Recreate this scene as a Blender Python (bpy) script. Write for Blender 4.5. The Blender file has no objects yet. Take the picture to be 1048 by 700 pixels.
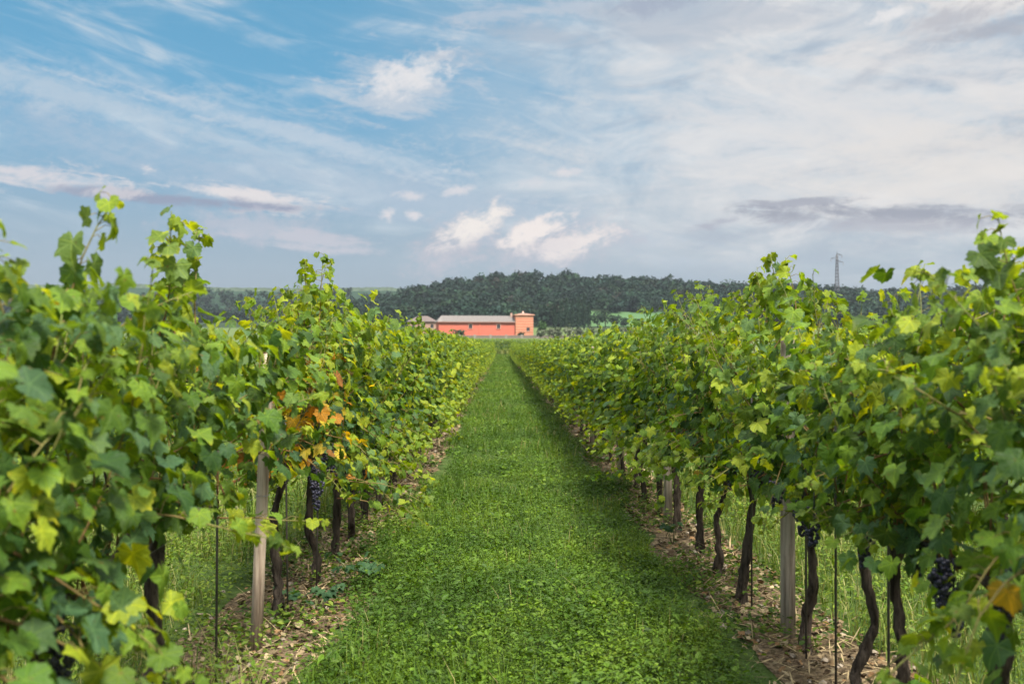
import bpy, math, random
import numpy as np
R = math.radians
PI = math.pi
sc = bpy.context.scene
COL = sc.collection

# ------------------------------------------------------------------ camera
F = 1019.0            # focal length in photo pixels (1048 wide)
CAMH = 1.65
cam_d = bpy.data.cameras.new("camera")
cam = bpy.data.objects.new("camera", cam_d)
COL.objects.link(cam)
cam.location = (0, 0, CAMH)
cam.rotation_euler = (R(90 + 0.28), 0, R(-0.62))
cam_d.sensor_width = 36
cam_d.lens = 35.0
cam_d.clip_start = 0.05
cam_d.clip_end = 6000
cam_d.dof.use_dof = True
cam_d.dof.focus_distance = 8.0
cam_d.dof.aperture_fstop = 2.8
sc.camera = cam

# ------------------------------------------------------------------ render / exposure
sc.render.engine = 'CYCLES'
sc.cycles.max_bounces = 8
sc.cycles.diffuse_bounces = 4
sc.cycles.transmission_bounces = 5
sc.cycles.glossy_bounces = 2
sc.cycles.volume_bounces = 0
sc.cycles.use_denoising = True
sc.cycles.sample_clamp_indirect = 6
sc.view_settings.view_transform = 'Standard'
sc.view_settings.look = 'None'
sc.view_settings.exposure = 1.5
sc.view_settings.gamma = 1
sc.view_settings.use_curve_mapping = False

# ------------------------------------------------------------------ sun
SUN_EL, SUN_AZ = 57.0, 152.0      # azimuth clockwise from the view direction (+Y)
sd = bpy.data.lights.new("sun", 'SUN')
sd.energy = 4.0
sd.angle = R(10)
sd.color = (1.0, 0.93, 0.80)
sun = bpy.data.objects.new("sun", sd)
COL.objects.link(sun)
sun.location = (30, 0, 40)
sun.rotation_euler = (R(90 - SUN_EL), 0, R(-SUN_AZ + 180))

# ------------------------------------------------------------------ sky
world = bpy.data.worlds.new("World")
sc.world = world
world.use_nodes = True
nt = world.node_tree
for n in list(nt.nodes):
    nt.nodes.remove(n)
LN = nt.links


def nd(kind, **kw):
    n = nt.nodes.new(kind)
    for k, v in kw.items():
        setattr(n, k, v)
    return n


def put(sock, v):
    if v is None:
        return
    if hasattr(v, 'is_output'):
        nt.links.new(v, sock)
    else:
        sock.default_value = v


def mt(op, a, b=None, c=None, clamp=False):
    n = nd('ShaderNodeMath', operation=op, use_clamp=clamp)
    put(n.inputs[0], a)
    put(n.inputs[1], b)
    put(n.inputs[2], c)
    return n.outputs[0]


def smooth(v, lo, hi, to0=0.0, to1=1.0):
    n = nd('ShaderNodeMapRange', interpolation_type='SMOOTHSTEP')
    put(n.inputs[0], v)
    n.inputs[1].default_value = lo
    n.inputs[2].default_value = hi
    n.inputs[3].default_value = to0
    n.inputs[4].default_value = to1
    return n.outputs[0]


def mixc(f, a, b, mode='MIX'):
    n = nd('ShaderNodeMix', data_type='RGBA', blend_type=mode)
    put(n.inputs[0], f)
    put(n.inputs[6], a if hasattr(a, 'is_output') else (*a, 1))
    put(n.inputs[7], b if hasattr(b, 'is_output') else (*b, 1))
    return n.outputs[2]


def comb(x, y, z=0.0):
    n = nd('ShaderNodeCombineXYZ')
    put(n.inputs[0], x)
    put(n.inputs[1], y)
    put(n.inputs[2], z)
    return n.outputs[0]


def noise(vec, scale, detail=5.0, rough=0.55, dist=0.0):
    n = nd('ShaderNodeTexNoise')
    put(n.inputs['Vector'], vec)
    n.inputs['Scale'].default_value = scale
    n.inputs['Detail'].default_value = detail
    n.inputs['Roughness'].default_value = rough
    n.inputs['Distortion'].default_value = dist
    return n.outputs[0]


sky = nd('ShaderNodeTexSky', sky_type='NISHITA')
sky.sun_disc = False
sky.sun_elevation = R(SUN_EL)
sky.sun_rotation = R(SUN_AZ)
sky.air_density = 1.0
sky.dust_density = 0.6
sky.ozone_density = 2.0
tc = nd('ShaderNodeTexCoord')
sx = nd('ShaderNodeSeparateXYZ')
LN.new(tc.outputs['Generated'], sx.inputs[0])
dx, dy, dz = sx.outputs
az = mt('ARCTAN2', dx, dy)
el = mt('ARCSINE', mt('MINIMUM', mt('MAXIMUM', dz, -0.99), 0.99))
K = 10.0     # cloud radiance scale against a Background strength of 0.1


def S(r, g, b):      # picture colour (sRGB 0-255) of a cloud -> radiance for the background
    f = lambda c: ((c / 255 + 0.055) / 1.055) ** 2.4
    e = 2 ** sc.view_settings.exposure
    return (f(r) * K / e, f(g) * K / e, f(b) * K / e)


base = mixc(0.86, sky.outputs[0], S(62, 146, 182))
# pale haze band near the horizon, thicker to the right
hz = smooth(el, 0.27, 0.02)
base = mixc(mt('MULTIPLY', hz, 0.9), base, S(153, 163, 175))
uv = comb(az, el)


def rotated(deg, fx, fy, oy=0.0):
    c, s = math.cos(R(deg)), math.sin(R(deg))
    a = mt('ADD', mt('MULTIPLY', az, c), mt('MULTIPLY', el, s))
    b = mt('SUBTRACT', mt('MULTIPLY', el, c), mt('MULTIPLY', az, s))
    return comb(mt('MULTIPLY', a, fx), mt('MULTIPLY', b, fy), oy)


n_veil = noise(rotated(-7, 3.0, 9.0, 1.3), 1.6, 6, 0.55, 0.6)
n_str = noise(rotated(-11, 3.2, 19.0, 4.7), 1.5, 7, 0.6, 0.9)
n_str2 = noise(rotated(8, 3.0, 16.0, 9.1), 1.4, 7, 0.6, 1.2)
n_puff = noise(uv, 40.0, 8, 0.68, 0.5)
n_wing = noise(rotated(24, 16.0, 60.0, 7.0), 1.0, 8, 0.66, 0.8)
n_fine = noise(rotated(-5, 14.0, 60.0, 2.0), 1.0, 5, 0.6, 0.5)
n_hf = noise(rotated(6, 70.0, 130.0, 1.0), 1.0, 6, 0.65, 0.4)
n_mix = mt('ADD', mt('MULTIPLY', n_wing, 0.45), mt('MULTIPLY', n_puff, 0.55))
n_mid = noise(rotated(-3, 7.0, 17.0, 3.3), 1.5, 8, 0.62, 0.8)
# bright high veil to the right
side = smooth(az, -0.22, 0.38)
hi = smooth(el, 0.04, 0.13)
veil = mt('MULTIPLY', mt('MULTIPLY', side, hi), mt('MULTIPLY', smooth(n_veil, 0.22, 0.62, 0.45, 1.0), smooth(n_mid, 0.30, 0.58, 0.55, 1.0)))
base = mixc(mt('MULTIPLY', veil, 0.95), base, S(222, 219, 218))
# cirrus streaks
st = mt('MULTIPLY', mt('MULTIPLY', smooth(n_str, 0.44, 0.74), smooth(n_mid, 0.36, 0.60, 0.2, 1.0)), smooth(el, 0.07, 0.16))
base = mixc(mt('MULTIPLY', st, 0.8), base, S(214, 221, 227))
st2 = mt('MULTIPLY', smooth(n_str2, 0.48, 0.72), mt('MULTIPLY', smooth(el, 0.03, 0.12), smooth(az, -0.15, 0.2)))
base = mixc(mt('MULTIPLY', st2, 0.55), base, S(226, 224, 224))
gr = mt('MULTIPLY', smooth(n_str2, 0.50, 0.30), mt('MULTIPLY', smooth(el, 0.02, 0.1), smooth(az, 0.0, 0.2)))
base = mixc(mt('MULTIPLY', gr, 0.5), base, S(160, 170, 186))
gr2 = mt('MULTIPLY', smooth(n_mid, 0.46, 0.30), mt('MULTIPLY', smooth(el, 0.02, 0.08), smooth(az, -0.1, 0.2)))
base = mixc(mt('MULTIPLY', gr2, 0.45), base, S(168, 176, 190))
wh = mt('MULTIPLY', smooth(n_mid, 0.52, 0.68), mt('MULTIPLY', smooth(el, 0.06, 0.12), smooth(az, -0.05, 0.25)))
base = mixc(mt('MULTIPLY', wh, 0.5), base, S(236, 232, 229))


def blob(px, py, wx, wy, tilt, col, k, rag=0.9, kind='p', soft=0.75):
    global base
    a0, e0 = math.atan((px - 513) / F), math.atan((355 - py) / F)
    c, s = math.cos(R(tilt)), math.sin(R(tilt))
    da = mt('SUBTRACT', az, a0)
    de = mt('SUBTRACT', el, e0)
    p = mt('MULTIPLY', mt('ADD', mt('MULTIPLY', da, c), mt('MULTIPLY', de, s)), F / wx)
    q = mt('MULTIPLY', mt('SUBTRACT', mt('MULTIPLY', de, c), mt('MULTIPLY', da, s)), F / wy)
    d = mt('SQRT', mt('ADD', mt('MULTIPLY', p, p), mt('MULTIPLY', q, q)))
    nz = {'p': n_puff, 's': n_fine, 'v': n_str, 'w': n_mix}[kind]
    d = mt('ADD', d, mt('MULTIPLY', mt('SUBTRACT', nz, 0.5), rag * 4.5))
    d = mt('ADD', d, mt('MULTIPLY', mt('SUBTRACT', n_hf, 0.5), 1.5))
    f = mt('MULTIPLY', smooth(d, 1.0 + soft * 0.4, 1.0 - soft), k)
    base = mixc(f, base, S(*col))


# veil wisps
blob(330, 190, 330, 34, -9, (178, 193, 210), 0.6, 0.7, 'v', 0.9)
blob(110, 125, 170, 16, -12, (186, 202, 216), 0.75, 0.8, 'v', 0.9)
blob(290, 140, 190, 12, -13, (196, 208, 220), 0.7, 0.8, 'v', 0.9)
blob(300, 100, 110, 10, 6, (190, 205, 218), 0.5, 0.9, 's', 0.9)
blob(405, 90, 80, 30, 16, (204, 208, 216), 0.7, 1.0, 's', 1.0)
blob(418, 80, 46, 17, 20, (230, 228, 229), 0.9, 1.1, 'w', 0.95)
blob(700, 30, 210, 22, 4, (176, 186, 200), 0.6, 0.7, 'v', 0.9)
blob(820, 130, 260, 55, 6, (222, 221, 222), 0.7, 0.8, 'v', 0.95)
blob(1000, 190, 160, 60, 2, (228, 222, 217), 0.7, 0.5, 'v', 0.95)
blob(540, 12, 80, 10, 5, (196, 203, 214), 0.6, 0.9, 's', 0.9)
blob(25, 10, 60, 9, 0, (198, 205, 216), 0.5, 0.9, 's', 0.9)
# low banks
blob(20, 196, 60, 12, 4, (216, 212, 216), 0.9, 0.9, 's', 0.7)
blob(255, 208, 82, 11, -6, (226, 220, 220), 0.95, 0.9, 's', 0.7)
blob(215, 213, 110, 6, -2, (142, 152, 176), 0.95, 0.7, 's', 0.7)
blob(320, 248, 70, 9, -5, (200, 197, 206), 0.75, 0.9, 's', 0.8)
blob(255, 236, 70, 16, 0, (190, 190, 202), 0.6, 0.9, 'p', 0.9)
blob(120, 208, 30, 6, 5, (214, 208, 212), 0.7, 0.9, 'p', 0.7)
# small cumulus
for (px, py, wx, wy, t, k) in ((397, 222, 7, 7, 40, .95), (424, 221, 10, 5, 0, .95), (420, 201, 17, 5, -3, .8),
                               (469, 195, 17, 5, 12, .8), (578, 176, 15, 5, 4, .9), (540, 186, 22, 5, 8, .45)):
    blob(px, py, wx, wy, t, (224, 219, 221), k * .9, 1.0, 'w', 0.85)
blob(474, 247, 56, 26, 24, (190, 187, 197), 0.85, 0.9, 'w', 1.0)
blob(487, 233, 38, 16, 26, (240, 232, 226), 1.0, 0.9, 'w', 0.7)
blob(560, 250, 88, 24, 8, (190, 187, 197), 0.85, 0.9, 'w', 1.0)
blob(548, 237, 44, 14, 20, (240, 230, 225), 1.0, 0.9, 'w', 0.7)
blob(590, 247, 44, 14, 16, (236, 226, 222), 0.95, 0.9, 'w', 0.75)
blob(565, 252, 30, 8, 10, (224, 216, 216), 0.8, 0.9, 'w', 0.8)
# grey clouds at right
blob(815, 213, 52, 5, 0, (160, 163, 176), 0.9, 0.7, 's', 0.7)
blob(925, 229, 130, 9, -3, (150, 154, 168), 0.95, 0.7, 's', 0.75)
blob(900, 238, 80, 8, -2, (172, 173, 184), 0.7, 0.7, 's', 0.8)
blob(730, 232, 28, 6, 8, (168, 170, 184), 0.8, 0.7, 's', 0.8)
blob(1015, 36, 60, 22, 10, (242, 237, 232), 0.9, 0.9, 'w', 0.95)
blob(985, 46, 44, 13, 5, (172, 175, 186), 0.75, 1.0, 'w', 0.95)
blob(1015, 62, 60, 9, 4, (166, 170, 182), 0.75, 0.9, 's', 0.95)
blob(915, 37, 22, 6, 8, (232, 230, 230), 0.9, 0.9, 'p', 0.7)
blob(990, 0, 70, 8, 0, (138, 146, 164), 0.8, 0.8, 's', 0.9)
blob(672, 8, 40, 12, 4, (160, 170, 190), 0.7, 0.9, 'p', 0.8)
# added bright broken cloud overhead and behind, out of view, for soft fill light
fill_cloud = mt('MULTIPLY', smooth(el, 0.37, 0.58), smooth(noise(tc.outputs['Generated'], 3.0, 5, 0.6), 0.35, 0.6, 0.5, 1.0))
base = mixc(mt('MULTIPLY', fill_cloud, 0.85), base, tuple(2.8 * c for c in S(250, 249, 246)))
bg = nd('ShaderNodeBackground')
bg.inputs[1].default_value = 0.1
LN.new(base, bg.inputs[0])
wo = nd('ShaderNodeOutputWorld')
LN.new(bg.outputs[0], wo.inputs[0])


# ================================================================== helpers
def px(x, y, Z):
    return ((x - 513) / F * Z, Z, CAMH + (355 - y) / F * Z)


class Geo:
    """collects vertices, faces, per-vertex colour and leaf coordinates of ONE mesh object"""

    def __init__(s):
        s.v, s.t, s.q, s.c, s.u, s.n = [], [], [], [], [], 0

    def add(s, v, tris=None, quads=None, col=(1, 1, 1), uv=None):
        v = np.asarray(v, float).reshape(-1, 3)
        k = len(v)
        s.v.append(v)
        if tris is not None and len(tris):
            s.t.append(np.asarray(tris, int).reshape(-1, 3) + s.n)
        if quads is not None and len(quads):
            s.q.append(np.asarray(quads, int).reshape(-1, 4) + s.n)
        c = np.asarray(col, float)
        if c.ndim == 1:
            c = np.tile(c[:3], (k, 1))
        s.c.append(c)
        s.u.append(np.zeros((k, 3)) if uv is None else np.asarray(uv, float).reshape(-1, 3))
        s.n += k

    def mesh(s, name, mat, smooth=True):
        me = bpy.data.meshes.new(name)
        v = np.concatenate(s.v) if s.v else np.zeros((0, 3))
        t = np.concatenate(s.t) if s.t else np.zeros((0, 3), int)
        q = np.concatenate(s.q) if s.q else np.zeros((0, 4), int)
        me.vertices.add(len(v))
        me.vertices.foreach_set('co', v.astype(np.float32).ravel())
        loops = np.concatenate([t.ravel(), q.ravel()]).astype(np.int32)
        me.loops.add(len(loops))
        me.loops.foreach_set('vertex_index', loops)
        tot = np.concatenate([np.full(len(t), 3), np.full(len(q), 4)]).astype(np.int32)
        st = np.concatenate([[0], np.cumsum(tot)[:-1]]).astype(np.int32)
        me.polygons.add(len(tot))
        me.polygons.foreach_set('loop_start', st)
        me.polygons.foreach_set('use_smooth', np.full(len(tot), smooth, bool))
        me.update(calc_edges=True)
        a = me.attributes.new('Col', 'FLOAT_COLOR', 'POINT')
        c = np.concatenate(s.c)
        a.data.foreach_set('color', np.concatenate([c, np.ones((len(c), 1))], 1).astype(np.float32).ravel())
        u = me.attributes.new('luv', 'FLOAT_VECTOR', 'POINT')
        u.data.foreach_set('vector', np.concatenate(s.u).astype(np.float32).ravel())
        if mat:
            me.materials.append(mat)
        me.validate()
        return me

    def build(s, name, mat, parent=None, smooth=True):
        return link(name, s.mesh(name, mat, smooth), parent)

    # ---- simple solids
    def box(s, c, size, col=(1, 1, 1), rz=0.0, top=None):
        hx, hy, hz = [a / 2 for a in size]
        tx, ty = (hx, hy) if top is None else (top[0] / 2, top[1] / 2)
        v = np.array([(-hx, -hy, -hz), (hx, -hy, -hz), (hx, hy, -hz), (-hx, hy, -hz),
                      (-tx, -ty, hz), (tx, -ty, hz), (tx, ty, hz), (-tx, ty, hz)])
        cz, sz = math.cos(rz), math.sin(rz)
        v = v @ np.array([[cz, sz, 0], [-sz, cz, 0], [0, 0, 1]]) + np.array(c)
        s.add(v, None, [(0, 3, 2, 1), (4, 5, 6, 7), (0, 1, 5, 4), (1, 2, 6, 5), (2, 3, 7, 6), (3, 0, 4, 7)], col)

    def tube(s, pts, rad, n=6, col=(1, 1, 1), rough=0.0, rng=None, cap=True, uv=None):
        pts = np.asarray(pts, float)
        m = len(pts)
        rad = np.broadcast_to(np.asarray(rad, float), (m,))
        tan = np.gradient(pts, axis=0)
        tan /= np.linalg.norm(tan, axis=1, keepdims=True) + 1e-9
        ref = np.array([1.0, 0, 0]) if abs(tan[0][0]) < 0.8 else np.array([0, 1.0, 0])
        A = ref - tan * (tan @ ref)[:, None]
        A /= np.linalg.norm(A, axis=1, keepdims=True) + 1e-9
        B = np.cross(tan, A)
        th = np.arange(n) * 2 * PI / n
        r = np.tile(rad[:, None], (1, n))
        if rough and rng is not None:
            r = r * (1 + rough * rng.normal(0, 1, (m, n)))
        v = pts[:, None, :] + r[..., None] * (np.cos(th)[None, :, None] * A[:, None, :] + np.sin(th)[None, :, None] * B[:, None, :])
        i = np.arange(m - 1)[:, None] * n
        j = np.arange(n)[None, :]
        k = (j + 1) % n
        q = np.stack([i + j, i + k, i + n + k, i + n + j], -1).reshape(-1, 4)
        tr = []
        if cap:
            v2 = np.concatenate([v.reshape(-1, 3), pts[:1], pts[-1:]])
            for a in range(n):
                tr.append((m * n, (a + 1) % n, a))
                tr.append((m * n + 1, (m - 1) * n + a, (m - 1) * n + (a + 1) % n))
        else:
            v2 = v.reshape(-1, 3)
        s.add(v2, tr, q, col)

    def bar(s, a, b, w, col=(1, 1, 1)):
        s.tube([a, b], w / 2, 4, col)


def link(name, me, parent=None):
    o = bpy.data.objects.new(name, me)
    COL.objects.link(o)
    if parent is not None:
        o.parent = parent
    return o


def tag(o, label=None, cat=None, group=None, kind=None):
    if label:
        o['label'] = label
    if cat:
        o['category'] = cat
    if group:
        o['group'] = group
    if kind:
        o['kind'] = kind
    return o


def thing(name, loc, rz=0.0):
    o = bpy.data.objects.new(name, None)
    COL.objects.link(o)
    o.location = loc
    o.rotation_euler = (0, 0, rz)
    o.empty_display_size = 0.2
    return o


def copy_tree(o, parent=None):
    c = o.copy()
    COL.objects.link(c)
    if parent is not None:
        c.parent = parent
    for ch in list(o.children):
        copy_tree(ch, c)
    return c


# ------------------------------------------------------------------ materials
def newmat(name):
    m = bpy.data.materials.new(name)
    m.use_nodes = True
    t = m.node_tree
    for n in list(t.nodes):
        t.nodes.remove(n)
    return m, t


class NB:
    def __init__(s, t):
        s.t = t

    def n(s, kind, **kw):
        n = s.t.nodes.new(kind)
        for k, v in kw.items():
            setattr(n, k, v)
        return n

    def put(s, sock, v):
        if v is None:
            return
        if hasattr(v, 'is_output'):
            s.t.links.new(v, sock)
        elif isinstance(v, tuple) and len(v) == 3 and sock.type == 'RGBA':
            sock.default_value = (*v, 1)
        else:
            sock.default_value = v

    def m(s, op, a, b=None, c=None):
        n = s.n('ShaderNodeMath', operation=op)
        s.put(n.inputs[0], a)
        s.put(n.inputs[1], b)
        s.put(n.inputs[2], c)
        return n.outputs[0]

    def mix(s, f, a, b, mode='MIX'):
        n = s.n('ShaderNodeMix', data_type='RGBA', blend_type=mode)
        s.put(n.inputs[0], f)
        s.put(n.inputs[6], a)
        s.put(n.inputs[7], b)
        return n.outputs[2]

    def noise(s, scale, detail=4, rough=0.55, vec=None, dist=0.0):
        n = s.n('ShaderNodeTexNoise')
        if vec is not None:
            s.put(n.inputs['Vector'], vec)
        n.inputs['Scale'].default_value = scale
        n.inputs['Detail'].default_value = detail
        n.inputs['Roughness'].default_value = rough
        n.inputs['Distortion'].default_value = dist
        return n.outputs[0]

    def ramp(s, f, lo, hi, a=0.0, b=1.0):
        n = s.n('ShaderNodeMapRange', interpolation_type='SMOOTHSTEP')
        s.put(n.inputs[0], f)
        for i, v in enumerate((lo, hi, a, b)):
            n.inputs[i + 1].default_value = v
        return n.outputs[0]

    def attr(s, name):
        return s.n('ShaderNodeAttribute', attribute_name=name)

    def coords(s, kind='Object'):
        return s.n('ShaderNodeTexCoord').outputs[kind]

    def pos(s):
        return s.n('ShaderNodeNewGeometry').outputs['Position']

    def bump(s, h, strength=0.4, dist=0.02):
        n = s.n('ShaderNodeBump')
        n.inputs['Strength'].default_value = strength
        n.inputs['Distance'].default_value = dist
        s.put(n.inputs['Height'], h)
        return n.outputs[0]

    def principled(s, col, rough=0.8, spec=0.3, normal=None):
        n = s.n('ShaderNodeBsdfPrincipled')
        s.put(n.inputs['Base Color'], col)
        s.put(n.inputs['Roughness'], rough)
        s.put(n.inputs['Specular IOR Level'], spec)
        if normal is not None:
            s.put(n.inputs['Normal'], normal)
        return n.outputs[0]

    def out(s, sh):
        o = s.n('ShaderNodeOutputMaterial')
        s.t.links.new(sh, o.inputs[0])


def leafy(name, trans=0.38, rough=0.5, spec=0.35, veins=False, tint=(1.5, 1.35, 0.35), var=0.5):
    m, t = newmat(name)
    b = NB(t)
    col = b.attr('Col').outputs[0]
    nz = b.noise(9.0, 3, 0.6, b.coords('Object'))
    col = b.mix(b.ramp(nz, 0.3, 0.7, 0, var), col, b.mix(1.0, col, (0.62, 0.72, 0.75), 'MULTIPLY'))
    nrm = None
    if veins:
        sp = b.n('ShaderNodeSeparateXYZ')
        t.links.new(b.attr('luv').outputs[1], sp.inputs[0])
        ang = b.m('ABSOLUTE', b.m('ARCTAN2', sp.outputs[0], sp.outputs[1]))
        r = b.m('SQRT', b.m('ADD', b.m('MULTIPLY', sp.outputs[0], sp.outputs[0]), b.m('MULTIPLY', sp.outputs[1], sp.outputs[1])))
        d = b.m('MULTIPLY', b.m('PINGPONG', ang, R(26.0)), r)
        vein = b.ramp(d, 0.035, 0.008)
        col = b.mix(b.m('MULTIPLY', vein, 0.65), col, b.mix(1.0, col, (2.2, 1.9, 1.6), 'MULTIPLY'))
        # a few brown specks and scorched rims
        sk = b.noise(55.0, 2, 0.5, b.coords('Object'))
        col = b.mix(b.ramp(sk, 0.68, 0.74, 0, 0.7), col, (0.13, 0.075, 0.025))
        rim = b.m('MULTIPLY', b.ramp(r, 0.55, 0.9), b.ramp(b.noise(5.0, 2, 0.5, b.coords('Object')), 0.55, 0.68, 0, 0.7))
        col = b.mix(rim, col, b.mix(1.0, col, (2.1, 1.5, 0.6), 'MULTIPLY'))
        # side veins: blistering between them
        wv = b.n('ShaderNodeTexVoronoi', feature='F1')
        t.links.new(b.attr('luv').outputs[1], wv.inputs['Vector'])
        wv.inputs['Scale'].default_value = 7.0
        nrm = b.bump(b.m('ADD', b.m('MULTIPLY', vein, -0.6), b.m('MULTIPLY', wv.outputs[0], -0.8)), 0.55, 0.006)
    p = b.principled(col, rough, spec, nrm)
    tr = b.n('ShaderNodeBsdfTranslucent')
    t.links.new(b.mix(1.0, col, tint, 'MULTIPLY'), tr.inputs[0])
    mx = b.n('ShaderNodeMixShader')
    mx.inputs[0].default_value = trans
    t.links.new(p, mx.inputs[1])
    t.links.new(tr.outputs[0], mx.inputs[2])
    b.out(mx.outputs[0])
    return m


def vcol(name, rough=0.85, spec=0.2, nscale=20.0, amount=0.5, dark=(0.45, 0.45, 0.45), bump=0.3, bdist=0.01, stretch=None):
    m, t = newmat(name)
    b = NB(t)
    col = b.attr('Col').outputs[0]
    vec = b.coords('Object')
    if stretch:
        mp = b.n('ShaderNodeMapping')
        mp.inputs['Scale'].default_value = stretch
        t.links.new(vec, mp.inputs[0])
        vec = mp.outputs[0]
    nz = b.noise(nscale, 6, 0.65, vec)
    col = b.mix(b.ramp(nz, 0.35, 0.7, 0, amount), col, b.mix(1.0, col, dark, 'MULTIPLY'))
    b.out(b.principled(col, rough, spec, b.bump(nz, bump, bdist)))
    return m


M = {}
M['leaf'] = leafy('vine_leaf', 0.42, 0.55, 0.20, True, (2.2, 1.85, 0.28), 0.4)
M['grass'] = leafy('grass_blade', 0.35, 0.55, 0.25, False, (1.35, 1.3, 0.4), 0.4)
M['crown'] = leafy('tree_leaves', 0.15, 0.7, 0.15, False, (1.2, 1.2, 0.6), 0.3)
M['litter'] = vcol('dead_leaf', 0.9, 0.1, 30, 0.5)
M['bark'] = vcol('vine_bark', 0.95, 0.08, 34, 1.0, (0.22, 0.2, 0.19), 1.0, 0.035, (1, 1, 0.16))
M['cane'] = vcol('vine_cane', 0.7, 0.25, 40, 0.5)
M['post'] = vcol('weathered_post', 0.92, 0.12, 26, 1.0, (0.38, 0.34, 0.31), 0.9, 0.012, (1, 1, 0.07))
M['metal'] = vcol('dull_metal', 0.5, 0.5, 30, 0.4)
M['stone'] = vcol('stone', 0.9, 0.15, 18, 0.5, (0.6, 0.58, 0.55), 0.5, 0.01)
M['plaster'] = vcol('painted_plaster', 0.9, 0.1, 0.5, 0.35, (0.78, 0.76, 0.74), 0.1, 0.02)
M['roof'] = vcol('roof_tiles', 0.85, 0.15, 2.2, 0.6, (0.6, 0.6, 0.62), 0.4, 0.05)
M['glass'] = vcol('window_dark', 0.15, 0.5, 1, 0.1, (0.8, 0.8, 0.8), 0.0)


def grape_mat():
    m, t = newmat('dark_grape')
    b = NB(t)
    nz = b.noise(60, 3, 0.6, b.coords('Object'))
    col = b.mix(b.ramp(nz, 0.35, 0.7), (0.012, 0.010, 0.028), (0.032, 0.035, 0.065))
    b.out(b.principled(col, 0.42, 0.4))
    return m


M['grape'] = grape_mat()


def ground_mat():
    m, t = newmat('ground')
    b = NB(t)
    p = b.pos()
    col = b.attr('Col').outputs[0]
    n1 = b.noise(0.9, 6, 0.6, p)
    n2 = b.noise(14, 5, 0.6, p)
    col = b.mix(b.ramp(n1, 0.35, 0.65, 0, 0.6), col, b.mix(1.0, col, (0.7, 0.85, 0.7), 'MULTIPLY'))
    col = b.mix(b.ramp(n2, 0.4, 0.7, 0, 0.7), col, b.mix(1.0, col, (0.5, 0.55, 0.5), 'MULTIPLY'))
    b.out(b.principled(col, 0.95, 0.1, b.bump(n2, 0.6, 0.05)))
    return m


def soil_mat():
    m, t = newmat('soil')
    b = NB(t)
    p = b.pos()
    n1 = b.noise(2.2, 5, 0.6, p)
    n2 = b.noise(26, 6, 0.7, p)
    n3 = b.noise(90, 3, 0.6, p)
    col = b.mix(b.ramp(n2, 0.35, 0.65), (0.06, 0.042, 0.026), (0.22, 0.165, 0.105))
    col = b.mix(b.ramp(n1, 0.45, 0.7, 0, 0.6), col, (0.15, 0.11, 0.06))
    col = b.mix(b.ramp(n3, 0.6, 0.72, 0, 0.5), col, (0.36, 0.29, 0.21))
    b.out(b.principled(col, 0.95, 0.1, b.bump(n2, 0.9, 0.05)))
    return m


M['ground'] = ground_mat()
M['soil'] = soil_mat()

# ================================================================== terrain
XL, XR = -1.335, 1.65       # the two rows
ss = lambda t: np.clip(t, 0, 1) ** 2 * (3 - 2 * np.clip(t, 0, 1))
# crest of the wooded hill: photo x -> photo y of the tree tops
CX = np.array([330, 370, 405, 430, 460, 500, 530, 560, 600, 640, 680, 720, 760, 800, 860, 900, 960, 1100, 1400])
CY = np.array([318, 307, 298, 291, 285, 281, 277, 278, 280, 283, 282, 287, 289, 289, 292, 295, 292, 292, 296])
LX = np.array([-700, -200, 80, 120, 200, 300, 400, 440, 520, 700])
LY = np.array([292, 294, 295, 293, 297, 298, 297, 302, 330, 350])


def hgt(x, Z):
    x = np.asarray(x, float)
    Z = np.asarray(Z, float)
    Zc = np.maximum(Z, 1)
    p = 513 + x / Zc * F
    h = -0.11 * ss((Z - 5) / 5) + 0.11 * ss((Z - 80) / 60)
    h = h + 4.2 * ss((Z - 90) / 210) + 5.8 * np.clip((Z - 300) / 130, 0, 1)
    zc = CAMH + (355 - np.interp(p, CX, CY) - 12.5) / F * 620
    up = np.clip((Z - 430) / 190, 0, 1) ** 1.3
    dn = 1 - ss((Z - 640) / 160) * 0.7
    h = h + (zc - 10) * up * dn
    zl = CAMH + (355 - np.interp(p, LX, LY) - 3) / F * 1050
    w = ss((Z - 690) / 300)
    h = np.where(Z > 690, h * (1 - w) + w * np.maximum(zl, 6), h)
    h = h + 0.02 * np.sin(x * 2.1 + 0.7) * np.sin(Z * 1.3)
    return h


def build_ground():
    Zs = np.concatenate([np.arange(-40, 0, 4.0), np.arange(0, 30, 0.5), np.arange(30, 150, 3), np.arange(150, 430, 10),
                         np.arange(430, 700, 9), np.arange(700, 1500, 25)])
    us = np.linspace(-1, 1, 241)
    us = np.sign(us) * np.abs(us) ** 1.4 * 0.85
    hw = np.maximum(Zs, 40.0)
    X = us[None, :] * hw[:, None]
    Zg = np.repeat(Zs[:, None], len(us), 1)
    H = hgt(X, Zg)
    V = np.stack([X, Zg, H], -1).reshape(-1, 3)
    m, n = X.shape
    i = np.arange(m - 1)[:, None] * n
    j = np.arange(n - 1)[None, :]
    q = np.stack([i + j, i + j + 1, i + n + j + 1, i + n + j], -1).reshape(-1, 4)
    col = np.tile(np.array([0.055, 0.085, 0.022]), (len(V), 1))
    Z = V[:, 1]
    px_ = 513 + V[:, 0] / np.maximum(Z, 1) * F
    col[Z > 140] = (0.09, 0.12, 0.045)
    col[Z > 420] = (0.02, 0.035, 0.016)
    col[Z > 720] = (0.016, 0.036, 0.022)
    g = Geo()
    g.add(V, None, q, col)
    tag(g.build('ground', M['ground']), kind='structure')


build_ground()


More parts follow.
